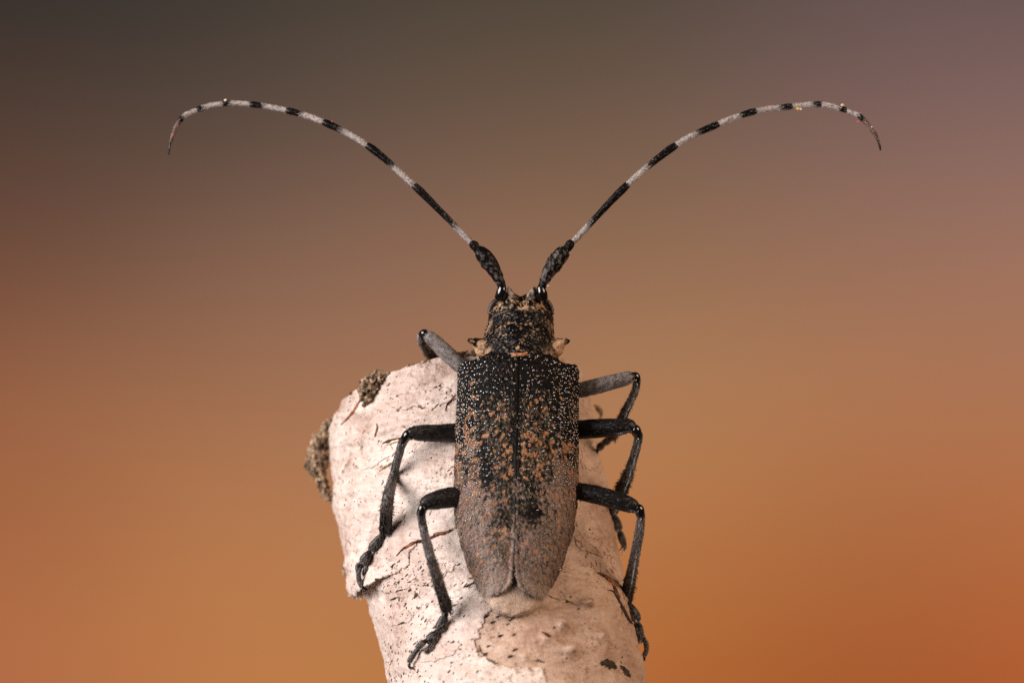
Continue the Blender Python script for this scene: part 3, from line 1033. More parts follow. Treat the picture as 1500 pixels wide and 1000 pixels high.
# pale tail plate showing beyond the wing cases
def make_pygidium():
    n, m = 46, 64
    t = np.linspace(0, 1, n)
    th = np.linspace(0, np.pi, m)
    half = np.interp(t, [0, 0.35, 0.6, 0.8, 0.9, 0.96, 1.0], [53, 50.5, 45, 35, 26, 16, 2])
    q = 818 + t * 67
    A, X = np.repeat((q - 526) / 334, m), np.tile(th, n)
    hf = np.repeat(half, m)
    tt = np.repeat(t, m)
    v = -hf * np.cos(X)
    rel = np.abs(v) / 54
    w_ = np.interp(A, [0.85, 0.95, 1.0, 1.05, 1.08], [-17, -22, -27, -33, -38]) - 34 * (1 - np.sqrt(np.clip(1 - rel ** 2, 0, 1))) - 3.0 * np.exp(-(v / 6) ** 2) * sstep(0.6, 1.0, tt)
    w_ = w_ - 10 * (1 - np.sin(X)) ** 3 * sstep(0.3, 1, tt)
    V = B(-A * LEN, v, w_)
    V[:, :] += 0
    F = quad_grid(n, m, wrap=False)
    Nn = vnormals(V, F)
    if (Nn @ bn).mean() < 0:
        F, Nn = F[:, ::-1], -Nn
    V = V + Nn * (fbm(V / 9, 3, 400) * 0.8)[:, None]
    k = sstep(0.35, 0.8, tt) 
    c = np.array([0.31, 0.23, 0.185])[None] * (1 - k[:, None]) + np.array([0.54, 0.385, 0.285])[None] * k[:, None]
    c = c * (1 + 0.25 * fbm(V / 9, 3, 410))[:, None]
    edge_ = sstep(0.82, 0.98, np.abs(v) / np.maximum(hf, 1))
    c = c + (edge_ * 0.5)[:, None] * (np.array([0.62, 0.52, 0.44]) - c)
    nv = len(V)
    be = np.concatenate([np.stack([np.arange(n - 1) * m, np.arange(1, n) * m], 1), np.stack([np.arange(n - 1) * m + m - 1, np.arange(1, n) * m + m - 1], 1),
                         np.stack([(n - 1) * m + np.arange(m - 1), (n - 1) * m + np.arange(1, m)], 1)])
    wall = np.stack([be[:, 0], be[:, 1], be[:, 1] + nv, be[:, 0] + nv], 1)
    py = mk('pygidium', np.vstack([V, V - bn * 9]), np.vstack([F, wall]), M_TAN, beetle, col=np.vstack([c, c * 0.6]), label='pale tan hairy tail tip below the wing cases')
    f, wt = scatter(V, F, 1300)
    pos, nor = interp(V, f, wt), nrm(interp(Nn, f, wt))
    col = np.array([0.58, 0.43, 0.33]) * rng.uniform(0.5, 1.25, (len(pos), 1))
    dirs = -bf + rng.normal(0, 0.35, pos.shape)
    Vh, Fh, Ch = hair_mesh(pos, nor, dirs, rng.uniform(2, 3.6, len(pos)), 0.7, col, 0.08)
    mk('pubescence', Vh, Fh, M_HAIR, py, col=Ch, smooth=False, kind='stuff')


make_pygidium()

# ---- pronotum
al = math.radians(38)
pf = nrm(np.array([0.035, math.sin(al), math.cos(al)]))
pn = nrm(np.array([0, -1, 0]) - pf * (-pf[1]))
pr = np.cross(pf, pn)
P0 = P(760, 519, 97)                       # dorsal ridge at the base


def make_pronotum():
    n, m = 110, 150
    t = np.linspace(0, 1, n)
    Lp = 88.0
    Wd = np.interp(t, [0, 0.05, 0.10, 0.16, 0.35, 0.55, 0.72, 0.80, 0.86, 0.93, 1.0], [58, 59.5, 58.5, 57.5, 60, 58, 54.5, 52, 51, 52, 50])
    Ht = np.interp(t, [0, 0.05, 0.10, 0.16, 0.35, 0.55, 0.72, 0.80, 0.86, 0.93, 1.0], [-1, 0, -3, -4, 1.5, 3, 1, -2, -3, -1, -3])
    th = np.linspace(0, 2 * np.pi, m, endpoint=False)
    Rv = 50.0
    T_ = np.repeat(t, m)
    TH_ = np.tile(th, n)
    Wr = np.repeat(Wd, m)
    cen = P0[None] + np.multiply.outer(T_ * Lp, pf) - np.multiply.outer(np.full(len(T_), Rv), pn)
    rad_n = Rv + np.repeat(Ht, m)
    V = cen + (Wr * np.cos(TH_))[:, None] * pr + (rad_n * np.sin(TH_))[:, None] * pn
    # five low swellings and transverse wrinkles near front and base
    x = Wr * np.cos(TH_)
    top = sstep(0.1, 0.7, np.sin(TH_))
    Nn = nrm((Wr * np.cos(TH_) / 1)[:, None] * pr + (rad_n * np.sin(TH_))[:, None] * pn)
    d = top * (2.0 * np.exp(-((x - 22) / 12) ** 2 - ((T_ - 0.6) / 0.12) ** 2) + 2.0 * np.exp(-((x + 22) / 12) ** 2 - ((T_ - 0.6) / 0.12) ** 2) + 2.2 * np.exp(-(x / 11) ** 2 - ((T_ - 0.28) / 0.1) ** 2))
    wr = np.sin(T_ * 150 + 1.2 * fbm(V / 10, 2, 500)) * (np.exp(-((T_ - 0.80) / 0.09) ** 2) + np.exp(-((T_ - 0.08) / 0.07) ** 2)) * 1.1
    d = d + wr + fbm(V / 6, 3, 510) * 1.3
    V = V + Nn * d[:, None]
    V = V + pf[None] * (-4.0 * sstep(18, 0, np.abs(x)) * sstep(0.12, 0, T_))[:, None]
    # colour: black with cream flecks, warm flanks
    nz = fbm(V / 7.5, 3, 520)
    nz2 = fbm(V / 20, 2, 530)
    ax_ = np.abs(x)
    fleck = 0.8 * sstep(0.56, 0.70, fbm(V / 3.0, 3, 520) + 0.3 * nz2)
    mark = np.zeros(len(V))
    for (mx, mt, sx, st, k) in ((-14, 0.66, 9, 0.035, 1), (-22, 0.60, 4, 0.05, .8), (13, 0.66, 8, 0.03, .9), (19, 0.50, 4, 0.05, .8), (-21, 0.42, 3, 0.04, .7), (0, 0.16, 5, 0.05, .8), (22, 0.30, 3, .05, .6), (26, .42, 3, .04, .6)):
        mark = np.maximum(mark, k * np.exp(-((x - mx) / sx) ** 2 - ((T_ - mt) / st) ** 2))
    mark = sstep(0.35, 0.6, mark + 0.3 * nz) * sstep(-0.2, 0.2, fbm(V / 2.4, 2, 525))
    flank = sstep(0.62, 0.80, np.abs(np.cos(TH_))) * np.exp(-((T_ - 0.14) / 0.14) ** 2)
    flank2 = sstep(0.75, 0.92, np.abs(np.cos(TH_))) * sstep(0.3, 0.5, T_) * sstep(-0.1, 0.3, nz)
    rimk = np.exp(-((T_ - 0.015) / 0.02) ** 2) * 0.4 + np.exp(-((T_ - 0.985) / 0.02) ** 2) * 0.35
    k = np.clip(np.maximum.reduce([fleck * 0.7, mark * 0.85, flank * sstep(-0.5, 0, nz) * 1.0, flank2 * 0.6]), 0, 1)
    c = BLACK + k[:, None] * (CREAM * 0.9 - BLACK)
    c = c + rimk[:, None] * (np.array([0.36, 0.29, 0.25]) - c)
    prn = mk('pronotum', V, quad_grid(n, m), M_CUT, beetle, col=c, label='black wrinkled neck shield with cream flecks')
    # hairs
    F = quad_grid(n, m)
    f, wt = scatter(V, F, 7000)
    pos = interp(V, f, wt)
    nor = nrm(interp(Nn, f, wt))
    kk = interp(k, f, wt)
    keep = rng.random(len(pos)) < np.maximum(kk * 0.9, 0.09)
    pos, nor, kk = pos[keep], nor[keep], kk[keep]
    col = np.where((kk > 0.35)[:, None], CREAM * 1.0, np.array([0.34, 0.30, 0.28])) * rng.uniform(0.5, 1.25, (len(pos), 1))
    dirs = pr * rng.normal(0, 1, (len(pos), 1)) - pf * 0.5
    Vh, Fh, Ch = hair_mesh(pos, nor, dirs, rng.uniform(2.5, 5.5, len(pos)), rng.uniform(0.6, 1.1, len(pos)), np.clip(col, 0, 1), 0.2)
    mk('pubescence', Vh, Fh, M_HAIR, prn, col=Ch, smooth=False, kind='stuff')
    # side spines
    for sgn, tip in ((-1, (686, 498)), (1, (834, 499))):
        bx = 760 + sgn * 44
        dd = 150
        V2, F2, s2, _ = tube([(bx - sgn * 4, 511, dd + 6, 20), (bx + sgn * 9, 508, dd - 2, 15.5), (bx + sgn * 16, 503.5, dd - 6, 10), (bx + sgn * 22, 500.5, dd - 8, 6), (tip[0] - sgn * 2, tip[1] + 0.5, dd - 9, 3.8), (tip[0], tip[1], dd - 9, 2.4)], n=26, m=20, rough=0.9, rscale=6, seed=540)
        up_ = (V2[:, 2] / 1.0 - V2[:, 2].mean()) / 10
        nz3 = fbm(V2 / 6, 3, 545)
        kc = np.clip(sstep(0.85, 0.55, s2) * sstep(-0.4, 0.05, nz3 - 0.45 * up_) * sstep(-0.75, -0.45, fbm(V2 / 3, 2, 547)), 0, 1)
        c2 = BLACK + kc[:, None] * (np.array([0.50, 0.31, 0.18]) - BLACK)
        mk('lateral_spine', V2, F2, M_CUT, prn, col=c2)


make_pronotum()

# scutellum, the small orange heart between pronotum and wing cases
V_, F_, s_, _ = tube([(748, 517.5, 84, 1.0), (754, 519.3, 80, 2.6), (760, 519.2, 79, 2.2), (766, 519.3, 80, 2.6), (772, 517.5, 84, 1.0)], n=20, m=14, flat=0.5, rough=0.5, rscale=4, seed=3)
mk('scutellum', V_, F_, M_TAN, beetle, col=np.array([0.40, 0.17, 0.08]) * (1 + 0.5 * fbm(V_ / 3, 2, 77))[:, None], label='tiny orange heart-shaped plate between the wing cases')


# ---- head
def make_head():
    C = P(763, 473, 192)
    ax = np.eye(3)
    V, F = ellipsoid(C, ax, (49.5, 46, 43), 80, 110, rough=0.0)
    rel = V - C
    px = proj(V)
    # groove between the antennal tubercles, and tubercles themselves
    x = px[:, 0] - 763
    topk = sstep(12, 34, rel[:, 2]) 
    V[:, 2] += topk * (9.0 * np.exp(-((np.abs(x) - 17) / 7.5) ** 2) - 4.5 * np.exp(-(x / 5.5) ** 2)) * sstep(30, -30, rel[:, 1] - 10)
    Nn = nrm(rel / np.array([49.5, 46, 43]) ** 2)
    V = V + Nn * (fbm(V / 6, 3, 600) * 1.1)[:, None]
    nz = fbm(V / 5.5, 3, 610)
    q = px[:, 1]
    k = sstep(0.05, 0.3, nz + 0.02) * sstep(462, 448, q) * sstep(-0.35, 0.1, fbm(V / 2.6, 2, 615))
    k = np.maximum(k, 0.5 * sstep(430, 421, q) * sstep(-0.3, 0.2, nz))
    c = BLACK + (k * 0.85)[:, None] * (CREAM * 0.85 - BLACK)
    hd = mk('head', V, F, M_CUT, beetle, col=c, label='cream-flecked black head between the antenna bases')
    f, wt = scatter(V, F, 3000)
    pos, nor = interp(V, f, wt), nrm(interp(Nn, f, wt))
    kk = interp(k, f, wt)
    keep = rng.random(len(pos)) < kk * 0.9 + 0.05
    pos, nor = pos[keep], nor[keep]
    col = CREAM * rng.uniform(0.45, 1.2, (len(pos), 1))
    Vh, Fh, Ch = hair_mesh(pos, nor, rng.normal(0, 1, pos.shape) + np.array([0, 0, 0.6]), rng.uniform(3, 6, len(pos)), 0.9, np.clip(col, 0, 1), 0.25)
    mk('pubescence', Vh, Fh, M_HAIR, hd, col=Ch, smooth=False, kind='stuff')

    def hd_d(x_, y_):
        i = np.argmin((px[:, 0] - x_) ** 2 + (px[:, 1] - y_) ** 2 + np.where(rel[:, 1] < 5, 0, 1e5))
        return V[i, 1]
    for pts in ([(717, 460, 3.0), (719, 451, 4.0), (724, 443, 4.2), (734, 436, 3.6), (745, 430, 2.2)], [(809, 460, 3.0), (807, 451, 4.0), (802, 443, 4.2), (792, 436, 3.6), (781, 430, 2.2)]):
        ctrl = [(a_, b_, hd_d(a_, b_) - 1.0, r_) for a_, b_, r_ in pts]
        V2, F2, s2, _ = tube(ctrl, n=30, m=18, flat=0.8)
        mk('eye', V2, F2, M_LEG, hd, col=np.tile(np.array([0.045, 0.032, 0.028]), (len(V2), 1)))
    # antenna sockets: dark ball, pale collar
    for sgn in (-1, 1):
        cx = 764 + sgn * 27
        V2, F2, s2, _ = tube([(cx + sgn * 6, 437, 168, 7), (cx + sgn * 3, 431, 164, 8.2), (cx + sgn * 2, 426, 162, 7.4), (cx + sgn * 1, 421, 162, 6.4)], n=16, m=20, rough=0.6, rscale=6, seed=9)
        mk('antenna_socket', V2, F2, M_GLOSS, hd, col=np.tile(BLACK, (len(V2), 1)))
        V2, F2, s2, _ = tube([(cx - sgn * 15, 440, 168, 7.5), (cx - sgn * 12, 432, 165, 6.6), (cx - sgn * 10, 426, 164, 4.6), (cx - sgn * 9, 421, 165, 2.6)], n=14, m=12, rough=0.6, rscale=4, seed=10)
        mk('socket_collar', V2, F2, M_TAN, hd, col=np.array([0.03, 0.022, 0.018]) + sstep(-0.1, 0.35, fbm(V2 / 3, 2, 99) + 0.25 * s2)[:, None] * np.array([0.30, 0.215, 0.165]))


make_head()


# ---- hairs on tubes
def tube_hairs(name, parent, V, F, axis, n, length, width, col, lift, out=0.0, keepw=None, spread=0.25):
    f, wt = scatter(V, F, n)
    Nv = vnormals(V, F)
    cen = V.reshape(-1, 3)
    pos, nor, ax_ = interp(V, f, wt), nrm(interp(Nv, f, wt)), nrm(interp(axis, f, wt))
    if keepw is not None:
        kp = rng.random(n) < interp(keepw, f, wt)
        pos, nor, ax_ = pos[kp], nor[kp], ax_[kp]
    m_ = len(pos)
    if m_ == 0:
        return None
    c = np.asarray(col) * rng.uniform(0.55, 1.3, (m_, 1))
    Vh, Fh, Ch = hair_mesh(pos, nor, ax_ + rng.normal(0, spread, pos.shape), rng.uniform(length * 0.6, length * 1.3, m_), width, np.clip(c, 0, 1), lift)
    return Vh, Fh, Ch


def orient(V, F):
    """make tube faces point outwards"""
    Nv = vnormals(V, F)
    m_ = V.mean(0)
    return F


def join(parts):
    Vs, Fs, Cs, k = [], [], [], 0
    for p in parts:
        if p is None:
            continue
        Vs.append(p[0])
        Fs.append(p[1] + k)
        Cs.append(p[2])
        k += len(p[0])
    return np.vstack(Vs), np.vstack(Fs), np.vstack(Cs)


# ---- antennae
def make_antenna(sgn, scape, pedicel, nodes, bands, label, bits):
    an = empty('antenna', None, beetle)
    an['label'] = label
    hairs = []
    # scape
    V, F, s_, ax = tube(scape, n=34, m=22, rough=1.3, rscale=5, seed=700 + sgn)
    nz = fbm(V / 4.0, 2, 705)
    k = 0.7 * sstep(0.35, 0.6, nz) * sstep(0.08, 0.25, s_) * sstep(1.0, 0.85, s_)
    mk('scape', V, F, M_CUT, an, col=BLACK + (k * 0.55)[:, None] * (np.array([0.30, 0.25, 0.23]) - BLACK))
    hairs.append(tube_hairs('', an, V, F, ax, 500, 4.0, 0.6, np.array([0.24, 0.21, 0.20]), 0.25, keepw=0.12 + 0.7 * k))
    V, F, s_, ax = tube(pedicel, n=14, m=18, rough=0.5, rscale=4, seed=710 + sgn)
    mk('pedicel', V, F, M_CUT, an, col=np.tile(BLACK * 1.6, (len(V), 1)))
    # flagellum
    pts = np.array(nodes, float)
    for i in range(len(pts) - 1):
        a, b = pts[i], pts[i + 1]
        pm = pts[i - 1] if i else 2 * a - b
        pn_ = pts[i + 2] if i + 2 < len(pts) else 2 * b - a
        if i == len(pts) - 2:                      # the last joint hooks downwards
            pn_ = b + np.array([0, 60, 0, 0]) + (b - a) * np.array([-0.25, 0.6, 0, 0])
        seg = catmull(np.array([pm, a, b, pn_])[:, :3], 31)[10:21]
        w0, w1 = a[3], b[3]
        L_ = np.linalg.norm(b[:2] - a[:2])
        prof = np.interp(np.linspace(0, 1, 11), [0, 0.08, 0.5, 0.82, 0.94, 1.0], [0.80, 0.92, 0.95, 1.12, 1.18, 0.98])
        if i == len(pts) - 2:
            prof = np.interp(np.linspace(0, 1, 11), [0, 0.1, 0.6, 1.0], [0.9, 1.0, 0.9, 0.45])
        rr = np.interp(np.linspace(0, 1, 11), [0, 1], [w0, w1]) * prof
        V, F, s_, ax = tube(np.hstack([seg, rr[:, None]]), n=30, m=14, rough=0.3, rscale=5, seed=720 + i)
        bk = bands[i]
        nz = fbm(V / np.array([3, 3, 3]), 2, 730 + i)
        if i < len(pts) - 2:
            k = sstep(bk + 0.09, bk - 0.09, s_ + 0.07 * nz)
            k = np.maximum(k, 0.6 * sstep(bk + 0.25, bk - 0.02, s_ + 0.10 * nz) * sstep(0.3, 0.6, nz))
            wc = WHITE
        else:
            k = sstep(0.95, 0.2, s_) * 0.6
            wc = np.array([0.24, 0.155, 0.125])
        kk = k * (0.45 + 0.55 * sstep(-0.5, 0.2, nz))
        c = BLACK + kk[:, None] * (wc - BLACK)
        mk('flagellum_segment', V, F, M_LEG, an, col=c)
        hairs.append(tube_hairs('', an, V, F, ax, int(L_ * 14), 4.2, 0.75, wc * 1.08, 0.14, keepw=k * 0.7))
        hairs.append(tube_hairs('', an, V, F, ax, int(L_ * 1.2), 3.4, 0.6, np.array([0.10, 0.09, 0.09]), 0.3))
    Vh, Fh, Ch = join(hairs)
    mk('pubescence', Vh, Fh, M_HAIR, an, col=Ch, smooth=False, kind='stuff')
    for (x, y, d_, r_, c_) in bits:
        V, F = ellipsoid(P(x, y, d_), np.eye(3), (r_, r_, r_ * 0.8), 9, 12, rough=r_ * 0.25, rs=3, seed=int(x))
        mk('dust_grain', V, F, M_TAN, an, col=np.tile(np.array(c_), (len(V), 1)))


def dep(i):
    return [168, 176, 188, 200, 210, 216, 218, 216, 210, 204, 200][i]


make_antenna(-1,
             [(736, 423, 162, 5.5), (733, 414, 162, 6.8), (727, 402, 163, 9.2), (717, 386, 164, 12.2), (709, 375, 165, 11.8), (702, 368, 166, 9.5), (699, 366, 166, 6.0)],
             [(700, 367, 166, 5.5), (696, 361, 167, 7.0), (693, 358, 167, 6.6), (691, 356, 168, 5.2)],
             [(692, 357, dep(0), 4.9), (607, 272, dep(1), 5.3), (538, 213, dep(2), 5.2), (474, 179, dep(3), 4.9), (420, 162, dep(4), 4.6), (367, 153, dep(5), 4.3), (327, 152, dep(6), 4.1), (289, 161, dep(7), 3.9), (263, 178, dep(8), 3.6), (247, 226, dep(9), 2.8)],
             [0.27, 0.40, 0.53, 0.56, 0.60, 0.70, 0.70, 0.72, 0.5], 'left antenna, black and white banded, curling outward',
             [(330, 147, 214, 2.4, (0.75, 0.66, 0.55)), (253, 198, 200, 1.5, (0.5, 0.12, 0.08)), (487, 178, 196, 1.6, (0.45, 0.12, 0.06)), (642, 304, 172, 1.5, (0.6, 0.3, 0.18)), (661, 326, 168, 1.5, (0.8, 0.7, 0.6))])
make_antenna(1,
             [(792, 425, 162, 5.5), (796, 415, 162, 6.8), (802, 402, 163, 9.2), (812, 386, 164, 12.2), (820, 375, 165, 11.8), (827, 367, 166, 9.5), (829, 365, 166, 6.0)],
             [(828, 367, 166, 5.5), (833, 361, 167, 7.0), (836, 357, 167, 6.6), (838, 355, 168, 5.2)],
             [(838, 356, dep(0), 4.9), (919, 271, dep(1), 5.3), (990, 213, dep(2), 5.2), (1052, 182, dep(3), 4.9), (1107, 163, dep(4), 4.6), (1160, 156, dep(5), 4.3), (1203, 153, dep(6), 4.1), (1240, 162, dep(7), 3.9), (1265, 176, dep(8), 3.6), (1290, 220, dep(9), 2.8)],
             [0.27, 0.37, 0.45, 0.52, 0.62, 0.66, 0.66, 0.65, 0.3], 'right antenna, black and white banded, curling outward',
             [(1169, 159.5, 210, 2.6, (0.62, 0.46, 0.06)), (1173, 160, 210, 1.6, (0.75, 0.66, 0.5)), (1234, 154, 210, 3.0, (0.60, 0.42, 0.28)), (1257, 178, 204, 1.8, (0.6, 0.15, 0.08)), (1277, 186, 202, 1.2, (0.8, 0.7, 0.6)), (803, 419, 156, 2.0, (0.65, 0.42, 0.30))])


# ---- legs
def claw_pair(leg, base, tips, r=2.0):
    for tp in tips:
        mid = ((base[0] + tp[0]) / 2 + tp[3], (base[1] + tp[1]) / 2 + tp[4], (base[2] + tp[2]) / 2 - 2)
        V, F, s_, ax = tube([(*base, r), (*mid, r * 0.85), (tp[0], tp[1], tp[2], 0.5)], n=14, m=9)
        c = BLACK + sstep(0.3, 0.9, s_)[:, None] * (np.array([0.16, 0.045, 0.02]) - BLACK)
        mk('claw', V, F, M_GLOSS, leg, col=c)


def make_leg(label, femur, tibia, tarsi, claws, grey, femgrey, seed):
    leg = empty('leg', None, beetle)
    leg['label'] = label
    hairs = []
    V, F, s_, ax = tube(femur, n=40, m=24, rough=0.6, rscale=9, seed=seed, flat=0.85)
    nz = fbm(V / 4, 2, seed + 1)
    k = np.clip(femgrey * (0.4 + 0.8 * sstep(-0.3, 0.4, nz)) * sstep(1.0, 0.85, s_), 0, 1)
    mk('femur', V, F, M_LEG, leg, col=BLACK + k[:, None] * (GREY * 1.1 - BLACK))
    hairs.append(tube_hairs('', leg, V, F, ax, 2600, 5.0, 0.7, GREY * 1.25 if femgrey > 0.3 else np.array([0.014, 0.012, 0.012]), 0.14, keepw=np.maximum(k * 0.9, 0.25)))
    hairs.append(tube_hairs('', leg, V, F, ax, 420, 5.0, 0.6, GREY * 0.5, 0.2, keepw=np.full(len(V), 0.8)))
    # knee: a shiny ball hidden in the end of the femur
    kx = tibia[0]
    V, F, s_, ax = tube([(femur[-1][0], femur[-1][1], femur[-1][2], femur[-1][3] * 0.75), (kx[0], kx[1], kx[2], kx[3] * 1.03), (tibia[1][0], tibia[1][1], tibia[1][2], tibia[1][3] * 0.9)], n=18, m=16)
    mk('knee', V, F, M_GLOSS, leg, col=np.tile(BLACK, (len(V), 1)))
    V, F, s_, ax = tube(tibia, n=44, m=20, rough=0.5, rscale=7, seed=seed + 2, flat=0.8)
    nz = fbm(V / 4, 2, seed + 3)
    k = np.clip(grey * sstep(0.05, 0.22, s_) * sstep(0.78, 0.52, s_) * (0.45 + 0.7 * sstep(-0.3, 0.4, nz)), 0, 1)
    mk('tibia', V, F, M_LEG, leg, col=BLACK * 1.3 + (k * 0.55)[:, None] * (GREY - BLACK))
    hairs.append(tube_hairs('', leg, V, F, ax, 2200, 5.5, 0.7, GREY * 1.45, 0.15, keepw=k * 0.62))
    hairs.append(tube_hairs('', leg, V, F, ax, 420, 5.0, 0.9, np.array([0.05, 0.035, 0.025]), 0.9, keepw=sstep(0.45, 0.7, s_)))
    hairs.append(tube_hairs('', leg, V, F, ax, 240, 3.5, 0.8, np.array([0.03, 0.025, 0.02]), 0.7, keepw=sstep(0.15, 0.3, s_)))
    # spurs at the tibia's end
    e = tibia[-1]
    for dx in (-0.6, 0.6):
        V, F, s_, ax = tube([(e[0] + dx * e[3], e[1], e[2] - 3, 1.6), (e[0] + dx * e[3] * 1.2, e[1] + 5, e[2] - 3, 1.2), (e[0] + dx * e[3] * 1.1, e[1] + 9, e[2] - 2, 0.4)], n=10, m=8)
        mk('spur', V, F, M_GLOSS, leg, col=np.tile(np.array([0.10, 0.05, 0.03]), (len(V), 1)))
    for i, seg in enumerate(tarsi):
        seg = [(c_[0], c_[1], c_[2], c_[3] * (0.72 if k_ == 0 else 1.06)) for k_, c_ in enumerate(seg)]
        V, F, s_, ax = tube(seg, n=18, m=16, rough=0.4, rscale=5, seed=seed + 5 + i, flat=0.62)
        nz = fbm(V / 4, 2, seed + 20 + i)
        k = np.clip((0.10 + 0.35 * sstep(-0.2, 0.5, nz)) * (0.5 + grey * 0.5) * sstep(0.0, 0.4, s_), 0, 1)
        mk('tarsal_segment', V, F, M_LEG, leg, col=BLACK + k[:, None] * (GREY * 0.75 - BLACK))
        hairs.append(tube_hairs('', leg, V, F, ax, 420, 4.0, 0.6, GREY * 1.1, 0.22, keepw=0.12 + 0.4 * sstep(0.1, 0.5, s_) * min(grey, 1)))
    if claws:
        claw_pair(leg, *claws)
    Vh, Fh, Ch = join(hairs)
    mk('bristles', Vh, Fh, M_HAIR, leg, col=Ch, smooth=False, kind='stuff')


# left middle leg
def bd(x, y, off):
    return bark_d(x, y, off)


a1, a2, a3 = bd(556, 790, 8), bd(541, 812, 8), bd(532, 832, 8)
make_leg('left middle leg bent down onto the white bark',
         [(700, 632, 150, 12), (672, 633, 138, 13.5), (640, 634, 128, 13.2), (618, 634, 122, 12.5), (606, 634, 119, 10.5), (600, 636, 118, 8.5)],
         [(597, 637, 118, 7.5), (590, 648, 122, 6.6), (583, 670, 135, 6.4), (576, 698, 152, 6.8), (569, 726, a1 - 60, 8.8), (566, 750, a1 - 30, 9.6), (565, 768, a1 - 12, 9.8), (564, 777, a1 - 4, 9.6)],
         [[(562, 781, a1, 5.0), (555, 790, a1 + 2, 6.2), (547, 800, a2, 7.0), (543, 805, a2, 4.5)],
          [(543, 806, a2, 4.0), (538, 813, a2, 6.5), (534, 820, a2 + 2, 7.6), (531, 824, a3, 5)],
          [(532, 824, a3, 3.5), (536, 831, a3 - 1, 4.2), (534, 840, a3, 3.2)],
          [(530, 823, a3, 3.5), (525, 829, a3, 4.2), (524, 836, a3, 3.0)],
          [(530, 828, a3 - 3, 2.6), (526, 838, a3 - 4, 3.0), (526, 848, a3 - 2, 3.6), (530, 858, a3, 4.0)]],
         ((531, 859, a3), [(543, 858, a3 + 4, 2, 5), (537, 866, a3 + 6, -4, 4)]), 0.75, 0.08, 810)
b1, b2, b3 = bd(648, 912, 8), bd(633, 935, 8), bd(610, 955, 8)
make_leg('left hind leg reaching down beside the tail',
         [(706, 722, 70, 13), (680, 726, 62, 15), (655, 729, 55, 15), (636, 733, 50, 13.5), (625, 737, 48, 11), (621, 741, 47, 8)],
         [(619, 744, 47, 7.0), (617, 754, 47, 6.6), (622, 782, 46, 6.4), (630, 812, b1 - 60, 7.2), (639, 842, b1 - 42, 8.2), (647, 868, b1 - 24, 8.9), (653, 886, b1 - 12, 9.2), (654, 893, b1 - 8, 8.8)],
         [[(654, 897, b1 - 6, 4.0), (650, 906, b1 - 2, 6.4), (645, 918, b1, 8.0), (642, 922, b1, 5)],
          [(642, 922, b2, 4.0), (637, 930, b2, 7.6), (631, 937, b2, 8.4), (628, 940, b2, 5)],
          [(629, 938, b2, 3.6), (632, 946, b2, 4.2), (624, 954, b2, 3.6)],
          [(626, 936, b2 - 3, 3.8), (618, 942, b2 - 4, 4.6), (611, 947, b2 - 2, 3.4)],
          [(624, 940, b2 - 5, 2.6), (614, 948, b3 - 4, 3.2), (606, 958, b3 - 2, 3.8), (600, 968, b3, 4.0)]],
         ((600, 969, b3), [(613, 980, b3 + 3, -6, 3), (606, 977, b3 + 4, -4, 2)]), 0.65, 0.06, 830)
make_leg('left front leg with grey hairs raised behind the branch edge',
         [(704, 556, 176, 10), (684, 542, 172, 11.5), (662, 524, 176, 11.8), (642, 505, 182, 11.2), (630, 494, 186, 9.5), (626, 490, 188, 7)],
         [(621, 488, 190, 6.0), (617, 492, 196, 5.6), (619, 503, 214, 5.6), (626, 514, 236, 6.2), (634, 524, 262, 7.0), (642, 534, 290, 8)],
         [[(642, 536, 292, 4.5), (646, 541, 300, 6.0), (650, 547, 310, 4.5)], [(650, 547, 310, 4.5), (653, 551, 318, 6.5), (656, 555, 326, 4.5)]],
         None, 1.5, 1.0, 850)
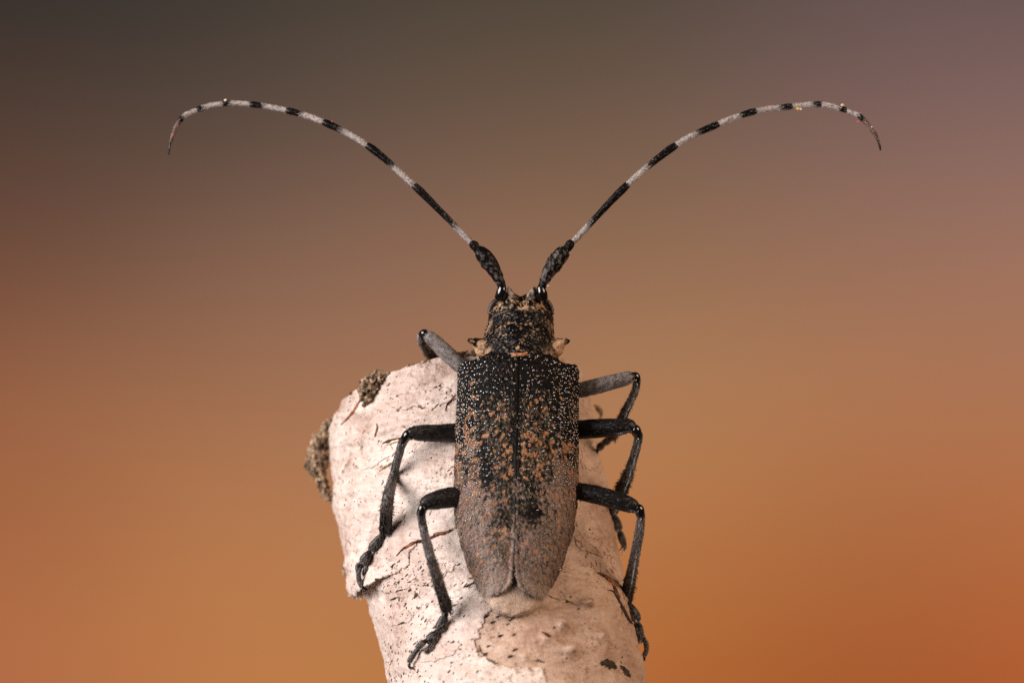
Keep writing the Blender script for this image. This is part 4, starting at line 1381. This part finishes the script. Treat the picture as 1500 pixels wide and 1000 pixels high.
make_leg('right front leg, grey haired, held out over the branch edge',
         [(826, 576, 168, 10), (850, 571, 160, 11.5), (876, 565, 158, 11.6), (902, 558, 158, 11), (920, 553, 160, 10), (926, 551, 161, 7.5)],
         [(931, 552, 164, 7.0), (933, 560, 168, 5.8), (928, 578, 182, 5.8), (918, 598, 200, 6.4), (906, 622, 224, 7.4), (896, 640, 246, 7.6)],
         [[(895, 640, 248, 4.5), (889, 646, 256, 5.6), (884, 649, 262, 4.5)], [(884, 647, 262, 4), (880, 653, 268, 5.6), (877, 657, 272, 4)]],
         ((877, 656, 272), [(875, 668, 276, -1, 0), (872, 663, 280, -2, 0)]), 0.55, 0.72, 870)
make_leg('right middle leg, black, arching out past the bark',
         [(820, 632, 150, 12), (850, 629, 138, 14), (880, 627, 130, 14.2), (905, 625, 126, 13), (920, 624, 124, 11), (927, 627, 124, 8.5)],
         [(931, 630, 125, 8.0), (935, 640, 130, 6.6), (931, 660, 146, 6.6), (925, 680, 166, 7.2), (918, 700, 190, 9.0), (912, 714, 208, 10.5), (909, 721, 218, 9.8)],
         [[(906, 726, 226, 5), (902, 738, 240, 7), (898, 748, 250, 8), (897, 752, 252, 5)],
          [(898, 752, 252, 4.5), (901, 762, 258, 7), (905, 772, 262, 7), (906, 776, 264, 4.5)],
          [(906, 775, 264, 4), (910, 786, 268, 5.5), (914, 798, 272, 4.0), (916, 802, 274, 2.5)]],
         ((912, 796, 272), [(911, 812, 280, 3, 0), (907, 806, 282, 2, 0)]), 0.55, 0.03, 890)
make_leg('right hind leg, black femur and grey tibia hanging past the bark',
         [(818, 712, 88, 12), (848, 719, 76, 13.2), (876, 725, 70, 13.8), (904, 733, 67, 13.4), (924, 740, 66, 11.5), (931, 744, 66, 8.5)],
         [(936, 746, 67, 7.6), (939, 758, 70, 6.6), (936, 782, 84, 7.0), (931, 808, 104, 7.4), (926, 834, 130, 8.0), (921, 858, 158, 9.4), (918, 872, 176, 10.0), (918, 879, 184, 9.2)],
         [[(920, 882, 190, 5), (925, 892, 198, 7.0), (931, 904, 204, 8.0), (932, 909, 206, 5)],
          [(932, 909, 206, 5), (935, 920, 210, 7), (938, 934, 214, 6.0), (938, 940, 216, 3.5)],
          [(939, 928, 212, 2.8), (945, 938, 212, 3.4), (947, 950, 214, 3.6), (944, 959, 218, 3.6)]],
         ((944, 960, 218), [(934, 966, 226, 4, 4), (934, 962, 230, 3, 3)]), 0.95, 0.03, 910)
